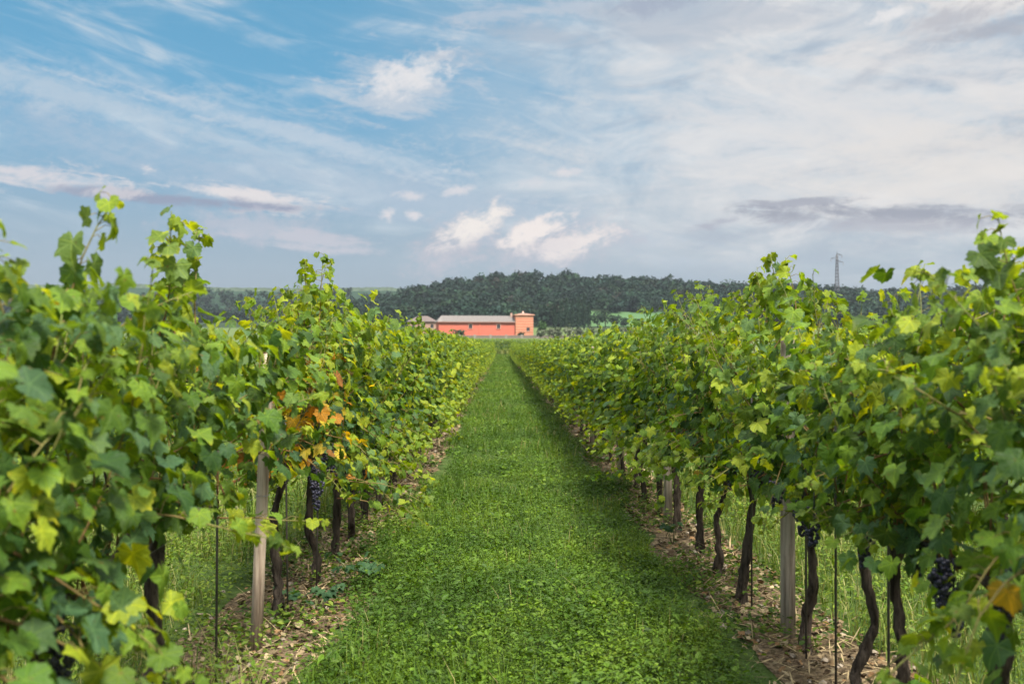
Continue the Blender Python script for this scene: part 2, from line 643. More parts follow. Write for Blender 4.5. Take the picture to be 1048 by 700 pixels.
def sheet(name, x0f, x1f, Z0, Z1, dz, mat, lift=0.006, nx=8, col=(1, 1, 1)):
    Zs = np.arange(Z0, Z1 + dz, dz)
    rows = []
    for Z in Zs:
        a, b_ = x0f(Z), x1f(Z)
        rows.append(np.stack([np.linspace(a, b_, nx), np.full(nx, Z)], -1))
    P = np.array(rows)
    H = hgt(P[..., 0], P[..., 1]) + lift
    V = np.concatenate([P, H[..., None]], -1).reshape(-1, 3)
    m = len(Zs)
    i = np.arange(m - 1)[:, None] * nx
    j = np.arange(nx - 1)[None, :]
    q = np.stack([i + j, i + j + 1, i + nx + j + 1, i + nx + j], -1).reshape(-1, 4)
    g = Geo()
    g.add(V, None, q, col)
    return g.build(name, mat)


wob = lambda Z, s: 0.09 * math.sin(Z * 1.7 + s) + 0.06 * math.sin(Z * 4.1 + 2 * s) + 0.05 * math.sin(Z * 0.6 + s * 3)
for nm, xa, xb, s in (('soil_strip', -1.75, -0.98, 1.0), ('soil_strip', 1.36, 2.0, 4.0)):
    tag(sheet(nm, lambda Z: xa + wob(Z, s), lambda Z: xb + wob(Z, s + 2), -3, 128, 0.25, M['soil']), kind='structure')
# pale green sloping field at the foot of the wood
gfield = Geo()
fz = np.linspace(436, 512, 14)
fu = np.linspace(592, 700, 20)
FX = (fu[None, :] - 513) / F * fz[:, None]
FZ = np.repeat(fz[:, None], 20, 1)
FV = np.stack([FX, FZ, hgt(FX, FZ) + 0.25], -1).reshape(-1, 3)
ii = np.arange(13)[:, None] * 20
jj = np.arange(19)[None, :]
gfield.add(FV, None, np.stack([ii + jj, ii + jj + 1, ii + 21 + jj, ii + 20 + jj], -1).reshape(-1, 4), (0.066, 0.125, 0.052))
tag(gfield.build('field', M['ground']), kind='structure')


# ================================================================== vine leaves
CTRL = np.array([(0, 1.0), (10, .88), (22, .68), (30, .62), (40, .78), (52, .90), (63, .76), (76, .60), (84, .57), (94, .66),
                 (104, .72), (116, .62), (130, .53), (143, .54), (154, .50), (166, .34), (175, .13), (180, .07)])


def leaf_template(nang, rings, seed):
    r = np.random.default_rng(seed)
    th = np.linspace(-PI, PI, nang, endpoint=False)
    deg = np.abs(np.degrees(th))
    ctrl = CTRL.copy()
    ctrl[:, 1] *= 1 + r.normal(0, 0.05, len(ctrl))
    lob = r.uniform(0.35, 0.95)
    mid = np.interp(ctrl[:, 0], [0, 180], [0.92, 0.45])
    ctrl[:15, 1] = mid[:15] + (ctrl[:15, 1] - mid[:15]) * lob
    rad = np.interp(deg, ctrl[:, 0], ctrl[:, 1])
    if nang > 20:
        rad = rad * (1 + 0.055 * np.where(np.arange(nang) % 2, 1, -1) * (deg < 158))
    fold, droop, cup = r.uniform(0.0, 0.34), r.uniform(0.1, 0.6), r.uniform(-0.15, 0.14)
    ph = r.uniform(0, 6.28, 3)

    def zf(x, y, rr):
        th_ = np.arctan2(x, y)
        z = fold * np.abs(x) - droop * (np.maximum(y, 0) ** 2) * 0.6 - droop * 0.3 * x * x + cup * rr ** 2
        z = z + 0.13 * rr ** 2 * np.sin(3 * th_ + ph[0]) + 0.10 * rr ** 2 * np.sin(5 * th_ + ph[1])
        return z
    V = [np.array([[0, 0, 0.0]])]
    for f in rings:
        x, y = rad * f * np.sin(th), rad * f * np.cos(th)
        V.append(np.stack([x, y, zf(x, y, rad * f)], -1))
    V = np.concatenate(V)
    k = np.arange(nang)
    k2 = (k + 1) % nang
    # skip the sinus wedge (between last and first sample at +-180 deg) only visually: radius is tiny there
    tris = np.stack([np.zeros(nang, int), 1 + k2, 1 + k], -1)
    quads = []
    for a in range(len(rings) - 1):
        o1, o2 = 1 + a * nang, 1 + (a + 1) * nang
        quads.append(np.stack([o1 + k, o1 + k2, o2 + k2, o2 + k], -1))
    quads = np.concatenate(quads) if quads else np.zeros((0, 4), int)
    return V, tris, quads


T_HI = [leaf_template(34, (0.55, 1.0), 100 + i) for i in range(14)]
T_MID = [leaf_template(15, (1.0,), 200 + i) for i in range(7)]


def norm(a):
    return a / (np.linalg.norm(a, axis=-1, keepdims=True) + 1e-9)


def scatter(geo, P, Nn, T, size, col, temps, rng):
    P, Nn, T = np.asarray(P), norm(np.asarray(Nn)), np.asarray(T)
    T = norm(T - Nn * np.sum(T * Nn, -1, keepdims=True))
    Sd = np.cross(T, Nn)
    which = rng.integers(0, len(temps), len(P))
    wid = rng.uniform(0.88, 1.12, len(P))
    for w, (tv, tt, tq) in enumerate(temps):
        ix = np.where(which == w)[0]
        if not len(ix):
            continue
        k = len(tv)
        v = (P[ix][:, None, :] + size[ix][:, None, None] * (tv[None, :, 0, None] * wid[ix][:, None, None] * Sd[ix][:, None, :]
             + tv[None, :, 1, None] * T[ix][:, None, :] + tv[None, :, 2, None] * Nn[ix][:, None, :])).reshape(-1, 3)
        off = (np.arange(len(ix)) * k)[:, None, None]
        tr = (tt[None] + off).reshape(-1, 3)
        qd = (tq[None] + off).reshape(-1, 4) if len(tq) else None
        c = np.repeat(col[ix], k, 0)
        uv = np.tile(tv * [1, 1, 0], (len(ix), 1))
        geo.add(v, tr, qd, c, uv)


PAL = np.array([(0.026, 0.066, 0.016), (0.056, 0.116, 0.016), (0.096, 0.168, 0.016), (0.048, 0.104, 0.046), (0.190, 0.240, 0.018)])


def leaf_colours(n, rng, young, autumn=0.0, yellow=0.12, blue=0.25):
    w = np.array([0.25, 0.32, 0.43 - blue * 0.5, blue, yellow])
    w = np.clip(w, 0.01, 1)
    c = PAL[rng.choice(5, n, p=w / w.sum())] * rng.uniform(0.8, 1.25, (n, 1))
    y = np.clip(young, 0, 1)[:, None] * rng.uniform(0.2, 1.0, (n, 1))
    c = c * (1 - y) + np.array([0.19, 0.26, 0.028]) * y
    a = np.asarray(autumn) > rng.uniform(0, 1, n)
    ac = np.array([(0.34, 0.16, 0.02), (0.38, 0.25, 0.028), (0.42, 0.33, 0.035), (0.22, 0.10, 0.025)])[rng.choice(4, n, p=[.3, .25, .25, .2])]
    c = np.where(a[:, None], ac * rng.uniform(0.7, 1.1, (n, 1)), c)
    d = rng.uniform(0, 1, n) < 0.0004
    c[d] = (0.30, 0.20, 0.03)
    return c


def make_vine(seed, hi=True, span=(-0.5, 0.5), bottom=0.52, top=1.9, nshoot=13, tall=(), autumn=None, skirt=9, lean=0.0,
              trunk_lean=(0.0, 0.0), size=0.057, thick=0.24, yellow=0.12, blue=0.25, twin=False, droop=(), fill=110, cut=None, arch=(1.2, 1.6), archout=0.75):
    """meshes of one grapevine, local frame: row along Y, base at the origin"""
    rng = np.random.default_rng(seed)
    tk, cn, fl = Geo(), Geo(), Geo()
    zc = rng.uniform(0.80, 0.92)
    # trunk: crooked, flaky, with a swollen head
    m = 22 if hi else 7
    t = np.linspace(0, 1, m)
    bx = np.interp(t, np.linspace(0, 1, 5), np.r_[0, rng.normal(0, 0.026, 3), 0]) + rng.normal(0, 0.004, m)
    by = np.interp(t, np.linspace(0, 1, 5), np.r_[0, rng.normal(0, 0.03, 3), 0]) + rng.normal(0, 0.004, m)
    pts = np.stack([bx + trunk_lean[0] * (1 - t), by + trunk_lean[1] * (1 - t), -0.05 + t * (zc + 0.05)], -1)
    r0 = rng.uniform(0.021, 0.030)
    rad = r0 * (1.25 - 0.45 * t) * (1 + 0.55 * np.exp(-(t / 0.1) ** 2)) * (1 + 0.5 * np.exp(-((t - 0.96) / 0.07) ** 2))
    rad = rad * (1 + 0.12 * np.interp(t, np.linspace(0, 1, 7), rng.normal(0, 1, 7)) + rng.normal(0, 0.05, m))
    bc = np.array((0.085, 0.068, 0.055)) * rng.uniform(0.75, 1.25)
    tk.tube(pts, rad, 14 if hi else 6, bc, 0.17 if hi else 0.1, rng)
    head = pts[-1]
    for sgn in (-1, 1):       # cordon arms along the wire
        L = min(0.6, (span[1] if sgn > 0 else -span[0]) * 0.95)
        if L < 0.12:
            continue
        k = 8 if hi else 4
        a = np.linspace(0, 1, k)
        arm = np.stack([head[0] + rng.normal(0, 0.012, k) * a, head[1] + sgn * L * a, head[2] + 0.05 * np.sin(a * PI) + rng.normal(0, 0.008, k)], -1)
        tk.tube(arm, np.linspace(r0 * 0.8, 0.010, k), 7 if hi else 5, bc, 0.1 if hi else 0, rng)
    LP, LO, LY_, LS = [], [], [], []       # leaf position, outward, youth, scale
    PET = []

    def shoot(p0, d0, length, bend, young_tip=True, step=0.075, scale=1.0, keep=1.0):
        nseg = max(4, int(length / 0.09))
        p, d = np.array(p0, float), norm(np.array(d0, float))
        path = [p.copy()]
        for _ in range(nseg):
            d = norm(d + rng.normal(0, 0.11, 3) + np.array(bend) * 0.09)
            p = p + d * length / nseg
            path.append(p.copy())
        path = np.array(path)
        tt = np.linspace(0, 1, len(path))
        cc = np.array((0.17, 0.075, 0.035))[None] * (1 - tt[:, None]) + np.array((0.13, 0.16, 0.04))[None] * tt[:, None]
        ns = 5 if hi else 3
        rr = np.linspace(0.0042, 0.0018, len(path))
        cn.tube(path, rr, ns, np.concatenate([np.repeat(cc, ns, 0), cc[:1], cc[-1:]]))
        nl = int(length / step)
        for i in range(nl):
            if rng.uniform() > keep:
                continue
            f = (i + rng.uniform(0, 0.8)) / nl
            k = f * (len(path) - 1)
            a = int(k)
            q = path[a] * (1 - (k - a)) + path[min(a + 1, len(path) - 1)] * (k - a)
            an = rng.uniform(0, 2 * PI)
            o = np.array([math.cos(an), math.sin(an) * 0.75, rng.normal(0.05, 0.3)])
            o[0] += 0.75 * np.sign(q[0] + rng.normal(0, 0.12))
            o = norm(o)
            pl = rng.uniform(0.045, 0.12) * (1 - 0.5 * f)
            LP.append(q + o * pl)
            LO.append(o)
            LY_.append(max(0.0, (f - 0.4) / 0.6) * (1 if young_tip else 0.4))
            LS.append(scale * (1 - 0.5 * max(0.0, f - 0.6) / 0.4))
            PET.append((q, q + o * pl))
        for _ in range(3):                # the tuft at the tip
            o = norm(rng.normal(0, 1, 3) * [1, 1, 0.5] + [0, 0, 0.3])
            LP.append(path[-1] + o * 0.018 - (path[-1] - path[-2]) * rng.uniform(0, 0.6))
            LO.append(o)
            LY_.append(0.9 if young_tip else 0.4)
            LS.append(scale * rng.uniform(0.4, 0.65))
        return path

    for i in range(nshoot):
        y = span[0] + (i + rng.uniform(0.1, 0.9)) / nshoot * (span[1] - span[0])
        x = rng.normal(0, 0.05)
        ht = top - zc - (cut[1] - zc if cut and y > cut[0] else 0) + rng.uniform(-0.16, 0.12) - (0.1 if y > 0.55 else 0)
        out = rng.choice([-1, 1]) * rng.uniform(0.05, 0.34)
        shoot((x, y, (zc + 0.02) if not (cut and y > cut[0]) else cut[1]), (out + lean, rng.normal(0, 0.12), 1.0), ht, (-(out) * 0.35, 0, 0.25), False, 0.042)
    for i in range(nshoot // 2):      # shoots that left the wires and arch outwards over the top
        y = rng.uniform(span[0], span[1])
        out = rng.choice([-1, 1])
        shoot((rng.normal(0, 0.08), y, rng.uniform(*arch)), (out * archout, rng.normal(0, 0.25), 0.85), rng.uniform(0.3, 0.6), (out * 0.7, 0, -1.3), True, 0.032, 1.05)
    for i in range(skirt):            # hanging skirt
        y = span[0] + (i + rng.uniform(0, 1)) / max(1, skirt) * (span[1] - span[0])
        out = rng.choice([-1, 1])
        z0 = rng.uniform(zc, zc + 0.35)
        if cut and y > cut[0] - 0.1:
            continue
        shoot((out * rng.uniform(0.02, 0.12), y, z0), (out * 0.8, rng.normal(0, 0.3), -0.1), (z0 - bottom) * rng.uniform(0.7, 1.15) + 0.08, (out * 0.05, 0, -1.6), True, 0.042)
    for (ty, tx, tz, ln, bend) in tall:      # long free shoots against the sky
        shoot((tx, ty, tz), (bend[0] * 0.5, bend[1] * 0.5, 1.0), ln, bend, True, 0.026, 1.2)
    for (y0, x0, z0, d, ln, bend) in droop:
        shoot((x0, y0, z0), d, ln, bend, True, 0.055, 1.05)
    for _ in range(int(fill * 1.7)):             # inner and side leaves on laterals
        y = rng.uniform(span[0] - 0.08, span[1] + 0.08)
        sgn = rng.choice([-1, 1])
        z = bottom + 0.25 + (top - bottom - 0.3) * rng.uniform(0, 1) ** 0.9
        o = norm(np.array([sgn * 1.0, rng.normal(0, 0.4), rng.normal(0.1, 0.3)]))
        LP.append(np.array([sgn * abs(rng.normal(thick + 0.05, 0.09)), y, z]))
        LO.append(o)
        LY_.append(rng.uniform(0, 0.25))
        LS.append(rng.uniform(0.75, 1.2))
    if cut:
        ok = [i for i in range(len(LP)) if not (LP[i][1] > cut[0] and LP[i][2] < cut[1])]
        LP, LO, LY_, LS = [[a[i] for i in ok] for a in (LP, LO, LY_, LS)]
        PET = [p_ for p_ in PET if not (p_[1][1] > cut[0] and p_[1][2] < cut[1])]
    P = np.array(LP)
    O = np.array(LO)
    yo = np.array(LY_)
    n = len(P)
    Nn = O * rng.uniform(0.4, 1.1, (n, 1)) + np.array([0, 0, 1.0]) * rng.uniform(0.1, 0.95, (n, 1)) + rng.normal(0, 0.3, (n, 3))
    T = O * 0.5 + np.array([0, 0, -1.0]) * rng.uniform(0.5, 1.5, (n, 1)) + rng.normal(0, 0.35, (n, 3))
    sz = size * np.array(LS) * rng.uniform(0.72, 1.22, n)
    au = np.zeros(n)
    if autumn:
        for (cy, cz, ry, rz, k) in autumn:
            au = np.maximum(au, k * np.exp(-((P[:, 1] - cy) / ry) ** 2 - ((P[:, 2] - cz) / rz) ** 2))
    topy = np.clip((P[:, 2] - 1.45) / 0.7, 0, 1) * 0.35
    c = leaf_colours(n, rng, yo * 0.9 + topy * rng.uniform(0, 1, n), au, yellow, blue)
    scatter(fl, P, Nn, T, sz, c, T_HI if hi else T_MID, rng)
    if hi:
        for a, b_ in PET:
            cn.tube([a, (a + b_) / 2 + np.array([0, 0, 0.012]), b_], [0.0018, 0.0015, 0.0012], 3, (0.17, 0.14, 0.05), cap=False)
    return (tk.mesh('trunk', M['bark']), cn.mesh('canes', M['cane']), fl.mesh('foliage', M['leaf']))


# ------------------------------------------------------------------ grapes
def bunch_mesh(seed):
    rng = np.random.default_rng(seed)
    g = Geo()
    import bmesh
    bm = bmesh.new()
    bmesh.ops.create_icosphere(bm, subdivisions=2, radius=1.0)
    bv = np.array([v.co[:] for v in bm.verts])
    bf = np.array([[v.index for v in f.verts] for f in bm.faces])
    bm.free()
    L = rng.uniform(0.14, 0.19)
    for i in range(62):
        t = rng.uniform(0, 1)
        w = 0.046 * (1 - 0.72 * t) * (0.75 + 0.5 * min(1, t * 6) * 0.5)
        a = rng.uniform(0, 2 * PI)
        rr = w * math.sqrt(rng.uniform(0.25, 1))
        r = rng.uniform(0.0075, 0.0095)
        g.add(bv * r + np.array([rr * math.cos(a), rr * math.sin(a), -0.03 - t * L]), bf)
    g.tube([(0, 0, 0.03), (0.004, 0, 0), (0, 0, -0.06)], 0.0028, 5, (0.1, 0.1, 0.03))
    return g.mesh('grape_bunch', M['grape'])


BUNCH = [bunch_mesh(900 + i) for i in range(4)]


def place_vine(meshes, loc, label, group, rz=0.0, sc_=(1, 1, 1), grapes=0, seed=0, side=0, gz=(0.82, 1.06), gspan=0.42, canes=True):
    o = thing('grapevine', loc, rz)
    o.scale = sc_
    tag(o, label, 'grapevine', group)
    link('trunk', meshes[0], o)
    if canes:
        link('canes', meshes[1], o)
    link('foliage', meshes[2], o)
    rg = random.Random(seed)
    for k in range((grapes + 1) // 2):
        b = link('grape_bunch', BUNCH[k % 4], o)
        sx_ = side if side else rg.choice((-1, 1))
        b.location = (sx_ * rg.uniform(0.02, 0.17), rg.uniform(-gspan, gspan), rg.uniform(*gz))
        b.rotation_euler = (rg.uniform(-.12, .12), rg.uniform(-.12, .12), rg.uniform(0, 6))
        s = rg.uniform(0.9, 1.3)
        b.scale = (s, s, s)
    return o


GL = 'vines of the row on the left of the grass lane'
GR = 'vines of the row on the right of the grass lane'
ORD = ['first', 'second', 'third', 'fourth', 'fifth', 'sixth', 'seventh', 'eighth', 'ninth', 'tenth']


def at(x, Z):
    return (x, Z, float(hgt(x, Z)))


# ---- the near vines, one by one ------------------------------------
AUT = [(-0.20, 1.26, 0.34, 0.30, 0.8), (0.0, 1.02, 0.3, 0.2, 0.6)]
near_left = [
    (1.95, dict(seed=11, top=1.78, bottom=0.45, size=0.057, skirt=12, fill=130), 'vine at the left end of the left row, mostly cut off by the picture edge', 0),
    (2.88, dict(seed=12, top=1.88, bottom=0.62, cut=(0.24, 0.90), size=0.057, skirt=18, fill=170, span=(-0.5, 0.32), tall=((-0.02, 0.05, 1.6, 0.52, (0.15, 0.3, 0.3)), (-0.3, 0.1, 1.5, 0.45, (0, 0, 0.2)))),
     'nearest fully leafy vine at the left edge, its shoot curling up against the sky', 2),
    (3.88, dict(seed=13, top=1.76, bottom=0.95, arch=(1.0, 1.3), cut=(0.72, 1.32), size=0.057, skirt=10, fill=230, span=(-0.55, 1.15), nshoot=21, trunk_lean=(-0.03, -0.05), tall=((-0.15, 0.05, 1.6, 0.55, (0.0, -0.5, 0.3)), (0.28, 0.05, 1.6, 0.56, (0.1, 0.25, 0.35)), (0.38, -0.05, 1.6, 0.5, (0.05, 0.2, 0.3)), (1.2, 0.1, 1.38, 0.34, (0.3, 0.3, .2)), (1.35, 0.05, 1.4, 0.3, (0.2, 0.3, .1)), (1.1, 0.15, 1.35, 0.35, (0.2, 0.4, .1))),
                droop=((1.0, 0.15, 1.45, (0.5, 0.6, 0.2), 0.5, (0.2, 0.5, -0.4)), (1.05, 0.15, 1.6, (0.4, 0.6, 0.2), 0.5, (0.2, 0.5, -0.4)), (0.3, 0.12, 0.92, (0.8, 0.5, 0.0), 0.5, (0.6, 0.5, 0.25)),)),
     'vine with crooked dark trunk just before the weathered post, tall shoots overhead', 0),
    (6.22, dict(seed=14, top=1.95, bottom=0.72, span=(-0.72, 0.5), trunk_lean=(-0.02, -0.1), autumn=AUT, nshoot=15, skirt=8, fill=90, yellow=0.4, tall=((0.25, 0.0, 1.7, 0.35, (0.1, 0.2, 0.3)),)),
     'vine with orange and yellow autumn leaves just beyond the weathered post', 4),
    (7.10, dict(seed=15, droop=((0.0, 0.12, 0.80, (1.0, 0.0, 0.0), 0.75, (0.2, 0, -1.3)), (0.25, 0.12, 0.75, (1.0, -0.2, 0.0), 0.8, (0.2, 0, -1.3)), (-0.25, 0.1, 0.8, (1.0, 0.2, 0.1), 0.8, (0.25, 0, -1.3)), (0.12, 0.15, 0.6, (1.0, 0.1, 0.0), 0.6, (0.2, 0, -1.2))), top=2.14, bottom=0.5, autumn=[(-0.2, 1.25, 0.45, 0.3, 0.35)], nshoot=14, fill=120, yellow=0.35, tall=((-0.1, 0.05, 1.75, 0.62, (0, 0, .3)), (0.05, 0.0, 1.75, 0.6, (0.1, 0.1, .3)), (-0.3, 0.0, 1.75, 0.55, (-0.05, -0.1, .3)), (0.3, 0.0, 1.75, 0.42, (0.15, 0.1, .2)))),
     'tallest bushy vine of the left row, a few orange leaves on its flank', 5),
    (7.98, dict(seed=16, droop=((0.0, 0.12, 0.80, (1.0, 0.0, 0.0), 0.75, (0.2, 0, -1.3)), (0.25, 0.12, 0.75, (1.0, -0.2, 0.0), 0.8, (0.2, 0, -1.3)), (-0.25, 0.1, 0.8, (1.0, 0.2, 0.1), 0.8, (0.25, 0, -1.3)), (0.12, 0.15, 0.6, (1.0, 0.1, 0.0), 0.6, (0.2, 0, -1.2))), top=2.08, bottom=0.36, nshoot=14, fill=120, yellow=0.3, skirt=12, tall=((0.1, 0.0, 1.75, 0.4, (0.1, 0.1, .3)),)),
     'third vine beyond the weathered post, low leafy sprays spilling onto the grass', 3),
    (8.93, dict(seed=17, top=2.06, bottom=0.5, thick=0.18, archout=0.5, nshoot=14, fill=110, yellow=0.3), 'fourth vine beyond the weathered post, dense and yellow green', 2),
    (9.88, dict(seed=18, top=1.98, bottom=0.5, thick=0.18, archout=0.5, nshoot=14, fill=110, yellow=0.25), 'fifth vine beyond the weathered post in the left row', 2),
]
near_right = [
    (2.35, dict(seed=31, top=1.85, bottom=0.5, size=0.057, skirt=10, fill=130, tall=((0.2, -0.05, 1.6, 0.5, (-0.1, 0, .3)),)), 'vine at the right end of the right row, mostly cut off by the picture edge', 2),
    (3.28, dict(seed=32, top=1.96, bottom=0.42, cut=(-0.28, 0.82), size=0.057, skirt=10, fill=130, tall=((-0.08, 0.04, 1.62, 0.52, (0.12, -0.05, .3)), (0.06, 0.02, 1.6, 0.40, (0.1, -0.05, .3)), (-0.2, 0.0, 1.6, 0.45, (0.1, -0.1, .3)), (0.22, 0.0, 1.6, 0.32, (0.05, 0, .3)))),
     'nearest large leaved vine at the right edge, its leaves rising highest there', 7),
    (4.12, dict(seed=33, top=1.80, bottom=0.76, size=0.057, skirt=8, fill=100, span=(-0.42, 0.3), trunk_lean=(0, -0.02)), 'vine with straight dark trunk between the grape hung vine and a leaning trunk', 3),
    (4.55, dict(seed=34, arch=(1.0, 1.3), top=1.70, bottom=0.78, size=0.057, skirt=6, fill=70, span=(-0.25, 0.5), nshoot=9, trunk_lean=(-0.02, -0.10)), 'vine whose trunk leans, second one before the nearest grey post', 2),
    (5.36, dict(seed=35, top=1.98, bottom=0.70, size=0.057, skirt=9, fill=100, span=(-0.45, 0.45), trunk_lean=(0.0, 0.03), tall=((0.15, 0.0, 1.75, 0.42, (-0.1, 0, .2)), (0.3, -0.05, 1.75, 0.45, (-0.1, 0.1, .2)))), 'vine with thick dark trunk right in front of the nearest grey post', 3),
    (6.45, dict(seed=36, thick=0.19, archout=0.5, top=2.06, bottom=0.56, skirt=12, fill=110, trunk_lean=(-0.10, 0.0), tall=((-0.1, 0.0, 1.8, 0.4, (0, 0, .3)), (-0.3, 0.0, 1.8, 0.36, (0, 0, .3)))), 'first vine beyond the nearest grey post, thick dark trunk rising from the litter', 3),
    (7.35, dict(seed=37, thick=0.19, archout=0.5, top=2.10, nshoot=15, bottom=0.46, skirt=13, fill=110, trunk_lean=(-0.04, 0.04)), 'second vine beyond the nearest grey post, slim curved trunk', 2),
    (8.28, dict(seed=38, thick=0.19, archout=0.5, top=2.12, nshoot=15, bottom=0.45, skirt=13, fill=110), 'third vine beyond the nearest grey post, two vines before the second post', 2),
    (9.40, dict(seed=39, thick=0.19, archout=0.5, top=2.12, nshoot=15, bottom=0.44, skirt=13, fill=110, trunk_lean=(0.0, -0.05)), 'vine standing close in front of the second grey post', 2),
]
for rows, x, g, bl in ((near_left, XL, GL, 0.30), (near_right, XR, GR, 0.26)):
    for (Z, kw, lab, ng) in rows:
        kw.setdefault('blue', bl)
        if x > 0:
            kw.setdefault('yellow', 0.16)
        place_vine(make_vine(**kw), at(x, Z), lab, g, 0, (1, 1, 1), ng, int(Z * 100), -1 if x > 0 else 1)

# ---- the rest of both rows: copies of a set of vines, each its own object -----
SET_MID = [make_vine(300 + i, hi=False, top=2.06, bottom=(0.50, 0.40)[i % 2], thick=0.17, archout=0.5, nshoot=14, fill=160, skirt=14, size=0.066, yellow=0.24,
                     tall=((random.Random(i).uniform(-.3, .3), 0, 1.7, random.Random(i + 9).uniform(.2, .45), (0, 0, .3)),)) for i in range(12)]
rr = random.Random(5)


def far_row(x, Z0, Z1, group, side, base_label):
    Z = Z0
    k = 0
    while Z < Z1:
        m = SET_MID[rr.randrange(6) * 2 + (1 if side > 0 and Z < 13 else 0)]
        if k < 8:
            lab = base_label % ORD[k]
        else:
            lab = ('vine of the left row well beyond the tall bushy ones, blending with its neighbours' if side < 0 else
                   'vine of the right row well beyond the second grey post, blending with its neighbours') if Z < 45 else \
                  ('small distant vine towards the far end of the left row' if side < 0 else 'small distant vine towards the far end of the right row')
        s = rr.uniform(0.92, 1.02) if side > 0 else rr.uniform(0.87, 0.98)
        place_vine(m, at(x + rr.uniform(-.03, .03), Z), lab, group, PI * rr.randrange(2) + rr.uniform(-.05, .05),
                   (rr.uniform(0.9, 1.1), 1.0, s), 2 if Z < 20 else 0, int(Z * 77), side, canes=Z < 40)
        k += 1
        Z += 0.95 + rr.uniform(-.05, .05)


far_row(XL, 10.83, 127, GL, 1, '%s vine after the five leafy vines that follow the weathered post')
far_row(XR, 10.35, 127, GR, -1, '%s vine beyond the second grey post, right of the lane')
# the cross row that closes the lane at its far end
for i in range(12):
    m = SET_MID[rr.randrange(9)]
    place_vine(m, at(-5.2 + i * 0.95, 136), 'pale distant vine of the cross row closing the lane in front of the red building',
               'vines of the cross row at the end of the lane', PI / 2, (1, 1, rr.uniform(1.0, 1.15)), canes=False)
# neighbouring rows glimpsed under and through the canopies
for x, nm, g, Zs in ((4.75, 'vine of the next row glimpsed behind the right hand row', 'vines of the next row to the right', (3.5, 15)),
                     (-4.4, 'vine of the next row glimpsed behind the left hand row', 'vines of the next row to the left', (5.5, 15))):
    Z = Zs[0]
    while Z < Zs[1]:
        place_vine(SET_MID[rr.randrange(9)], at(x, Z), nm, g, PI * rr.randrange(2), (1, 1, rr.uniform(.93, 1.03)), canes=False)
        Z += 0.97

# ------------------------------------------------------------------ posts, stakes, wires
def wooden_post(x, Z, h, w, col, lean, label, group, rng):
    g = Geo()
    pts = [(0, 0, -0.15), (lean * 0.3, 0, h * 0.3), (lean * 0.65, 0, h * 0.66), (lean, 0, h)]
    g.tube(pts, [w * 0.52, w * 0.5, w * 0.5, w * 0.47], 10, col, 0.025, rng)
    o = thing('trellis_post', at(x, Z))
    g.build('shaft', M['post'], o)
    s = Geo()
    for zz in (0.86, 1.3):
        if zz < h:
            lx = lean * zz / h
            th = np.linspace(0, 2 * PI, 13)
            s.tube(np.stack([lx + np.cos(th) * (w * 0.53), np.sin(th) * (w * 0.53), np.full(13, zz)], -1), 0.0022, 4, (0.25, 0.25, 0.26))
    s.build('wire_tie', M['metal'], o)
    tag(o, label, 'post', group)
    return o


prng = np.random.default_rng(77)
wooden_post(XL, 5.42, 1.64, 0.066, (0.42, 0.34, 0.27), 0.075, 'weathered brown wooden post standing in the left row', 'trellis posts of the left row', prng)
wooden_post(XR, 5.72, 1.75, 0.085, (0.36, 0.31, 0.26), 0.0, 'nearest pale grey post in the right row, half hidden by leaves', 'trellis posts of the right row', prng)
wooden_post(XR, 9.85, 1.75, 0.085, (0.36, 0.31, 0.26), 0.0, 'second grey post in the right row, only its foot showing', 'trellis posts of the right row', prng)
proto = wooden_post(XR, 13.75, 1.75, 0.085, (0.36, 0.30, 0.25), 0.0, 'third grey post in the right row, only its foot showing', 'trellis posts of the right row', prng)
for i in range(6):
    c = copy_tree(proto)
    c.location = at(XR, 17.75 + 4.0 * i)
    c['label'] = 'small far trellis post among the trunks of the right row'
for i in range(5):
    c = copy_tree(proto)
    c.location = at(XL, 13.42 + 4.0 * i)
    c['label'] = 'trellis post among the trunks of the left row beyond the tall bushy vine'
    c['group'] = 'trellis posts of the left row'


def stake(x, Z, h, lean, label):
    g = Geo()
    g.tube([(0, 0, -0.1), (lean * 0.5, 0, h * 0.5), (lean, 0, h)], 0.006, 5, (0.05, 0.042, 0.038))
    o = g.build('metal_stake', M['metal'])
    o.location = at(x, Z)
    tag(o, label, 'stake', 'thin metal stakes beside the vines')


stake(-1.335, 4.68, 1.5, 0.01, 'thin dark stake between the crooked trunk and the weathered post')
stake(-1.28, 6.0, 1.4, -0.02, 'thin dark stake just beyond the weathered post')
stake(-1.25, 6.75, 1.4, 0.02, 'thin dark stake in front of the autumn coloured vine')
stake(1.60, 4.75, 1.4, 0.0, 'thin dark stake beside the leaning trunk')
stake(1.58, 4.05, 1.4, 0.0, 'thin dark stake tight beside the straight dark trunk')
stake(1.62, 5.28, 1.4, 0.0, 'thin dark stake beside the thick trunk at the grey post')
stake(1.60, 6.35, 1.4, 0.0, 'thin dark stake beside the first trunk beyond the nearest grey post')

for x, nm in ((XL, 'left'), (XR, 'right')):
    for z, wn in ((0.88, 'lowest'), (1.66, 'topmost')):
        g = Geo()
        Zw = np.concatenate([np.arange(-2, 30, 1.0), np.arange(30, 128, 6.0)])
        g.tube(np.stack([np.full(len(Zw), x + 0.045), Zw, hgt(np.full(len(Zw), x), Zw) + z - 0.015 * np.abs(np.sin(Zw * PI / 4))], -1), 0.0012, 4, (0.13, 0.125, 0.12))
        tag(g.build('trellis_wire', M['metal']), '%s thin trellis wire running through the %s hand row' % (wn, nm), 'wire', 'trellis wires')

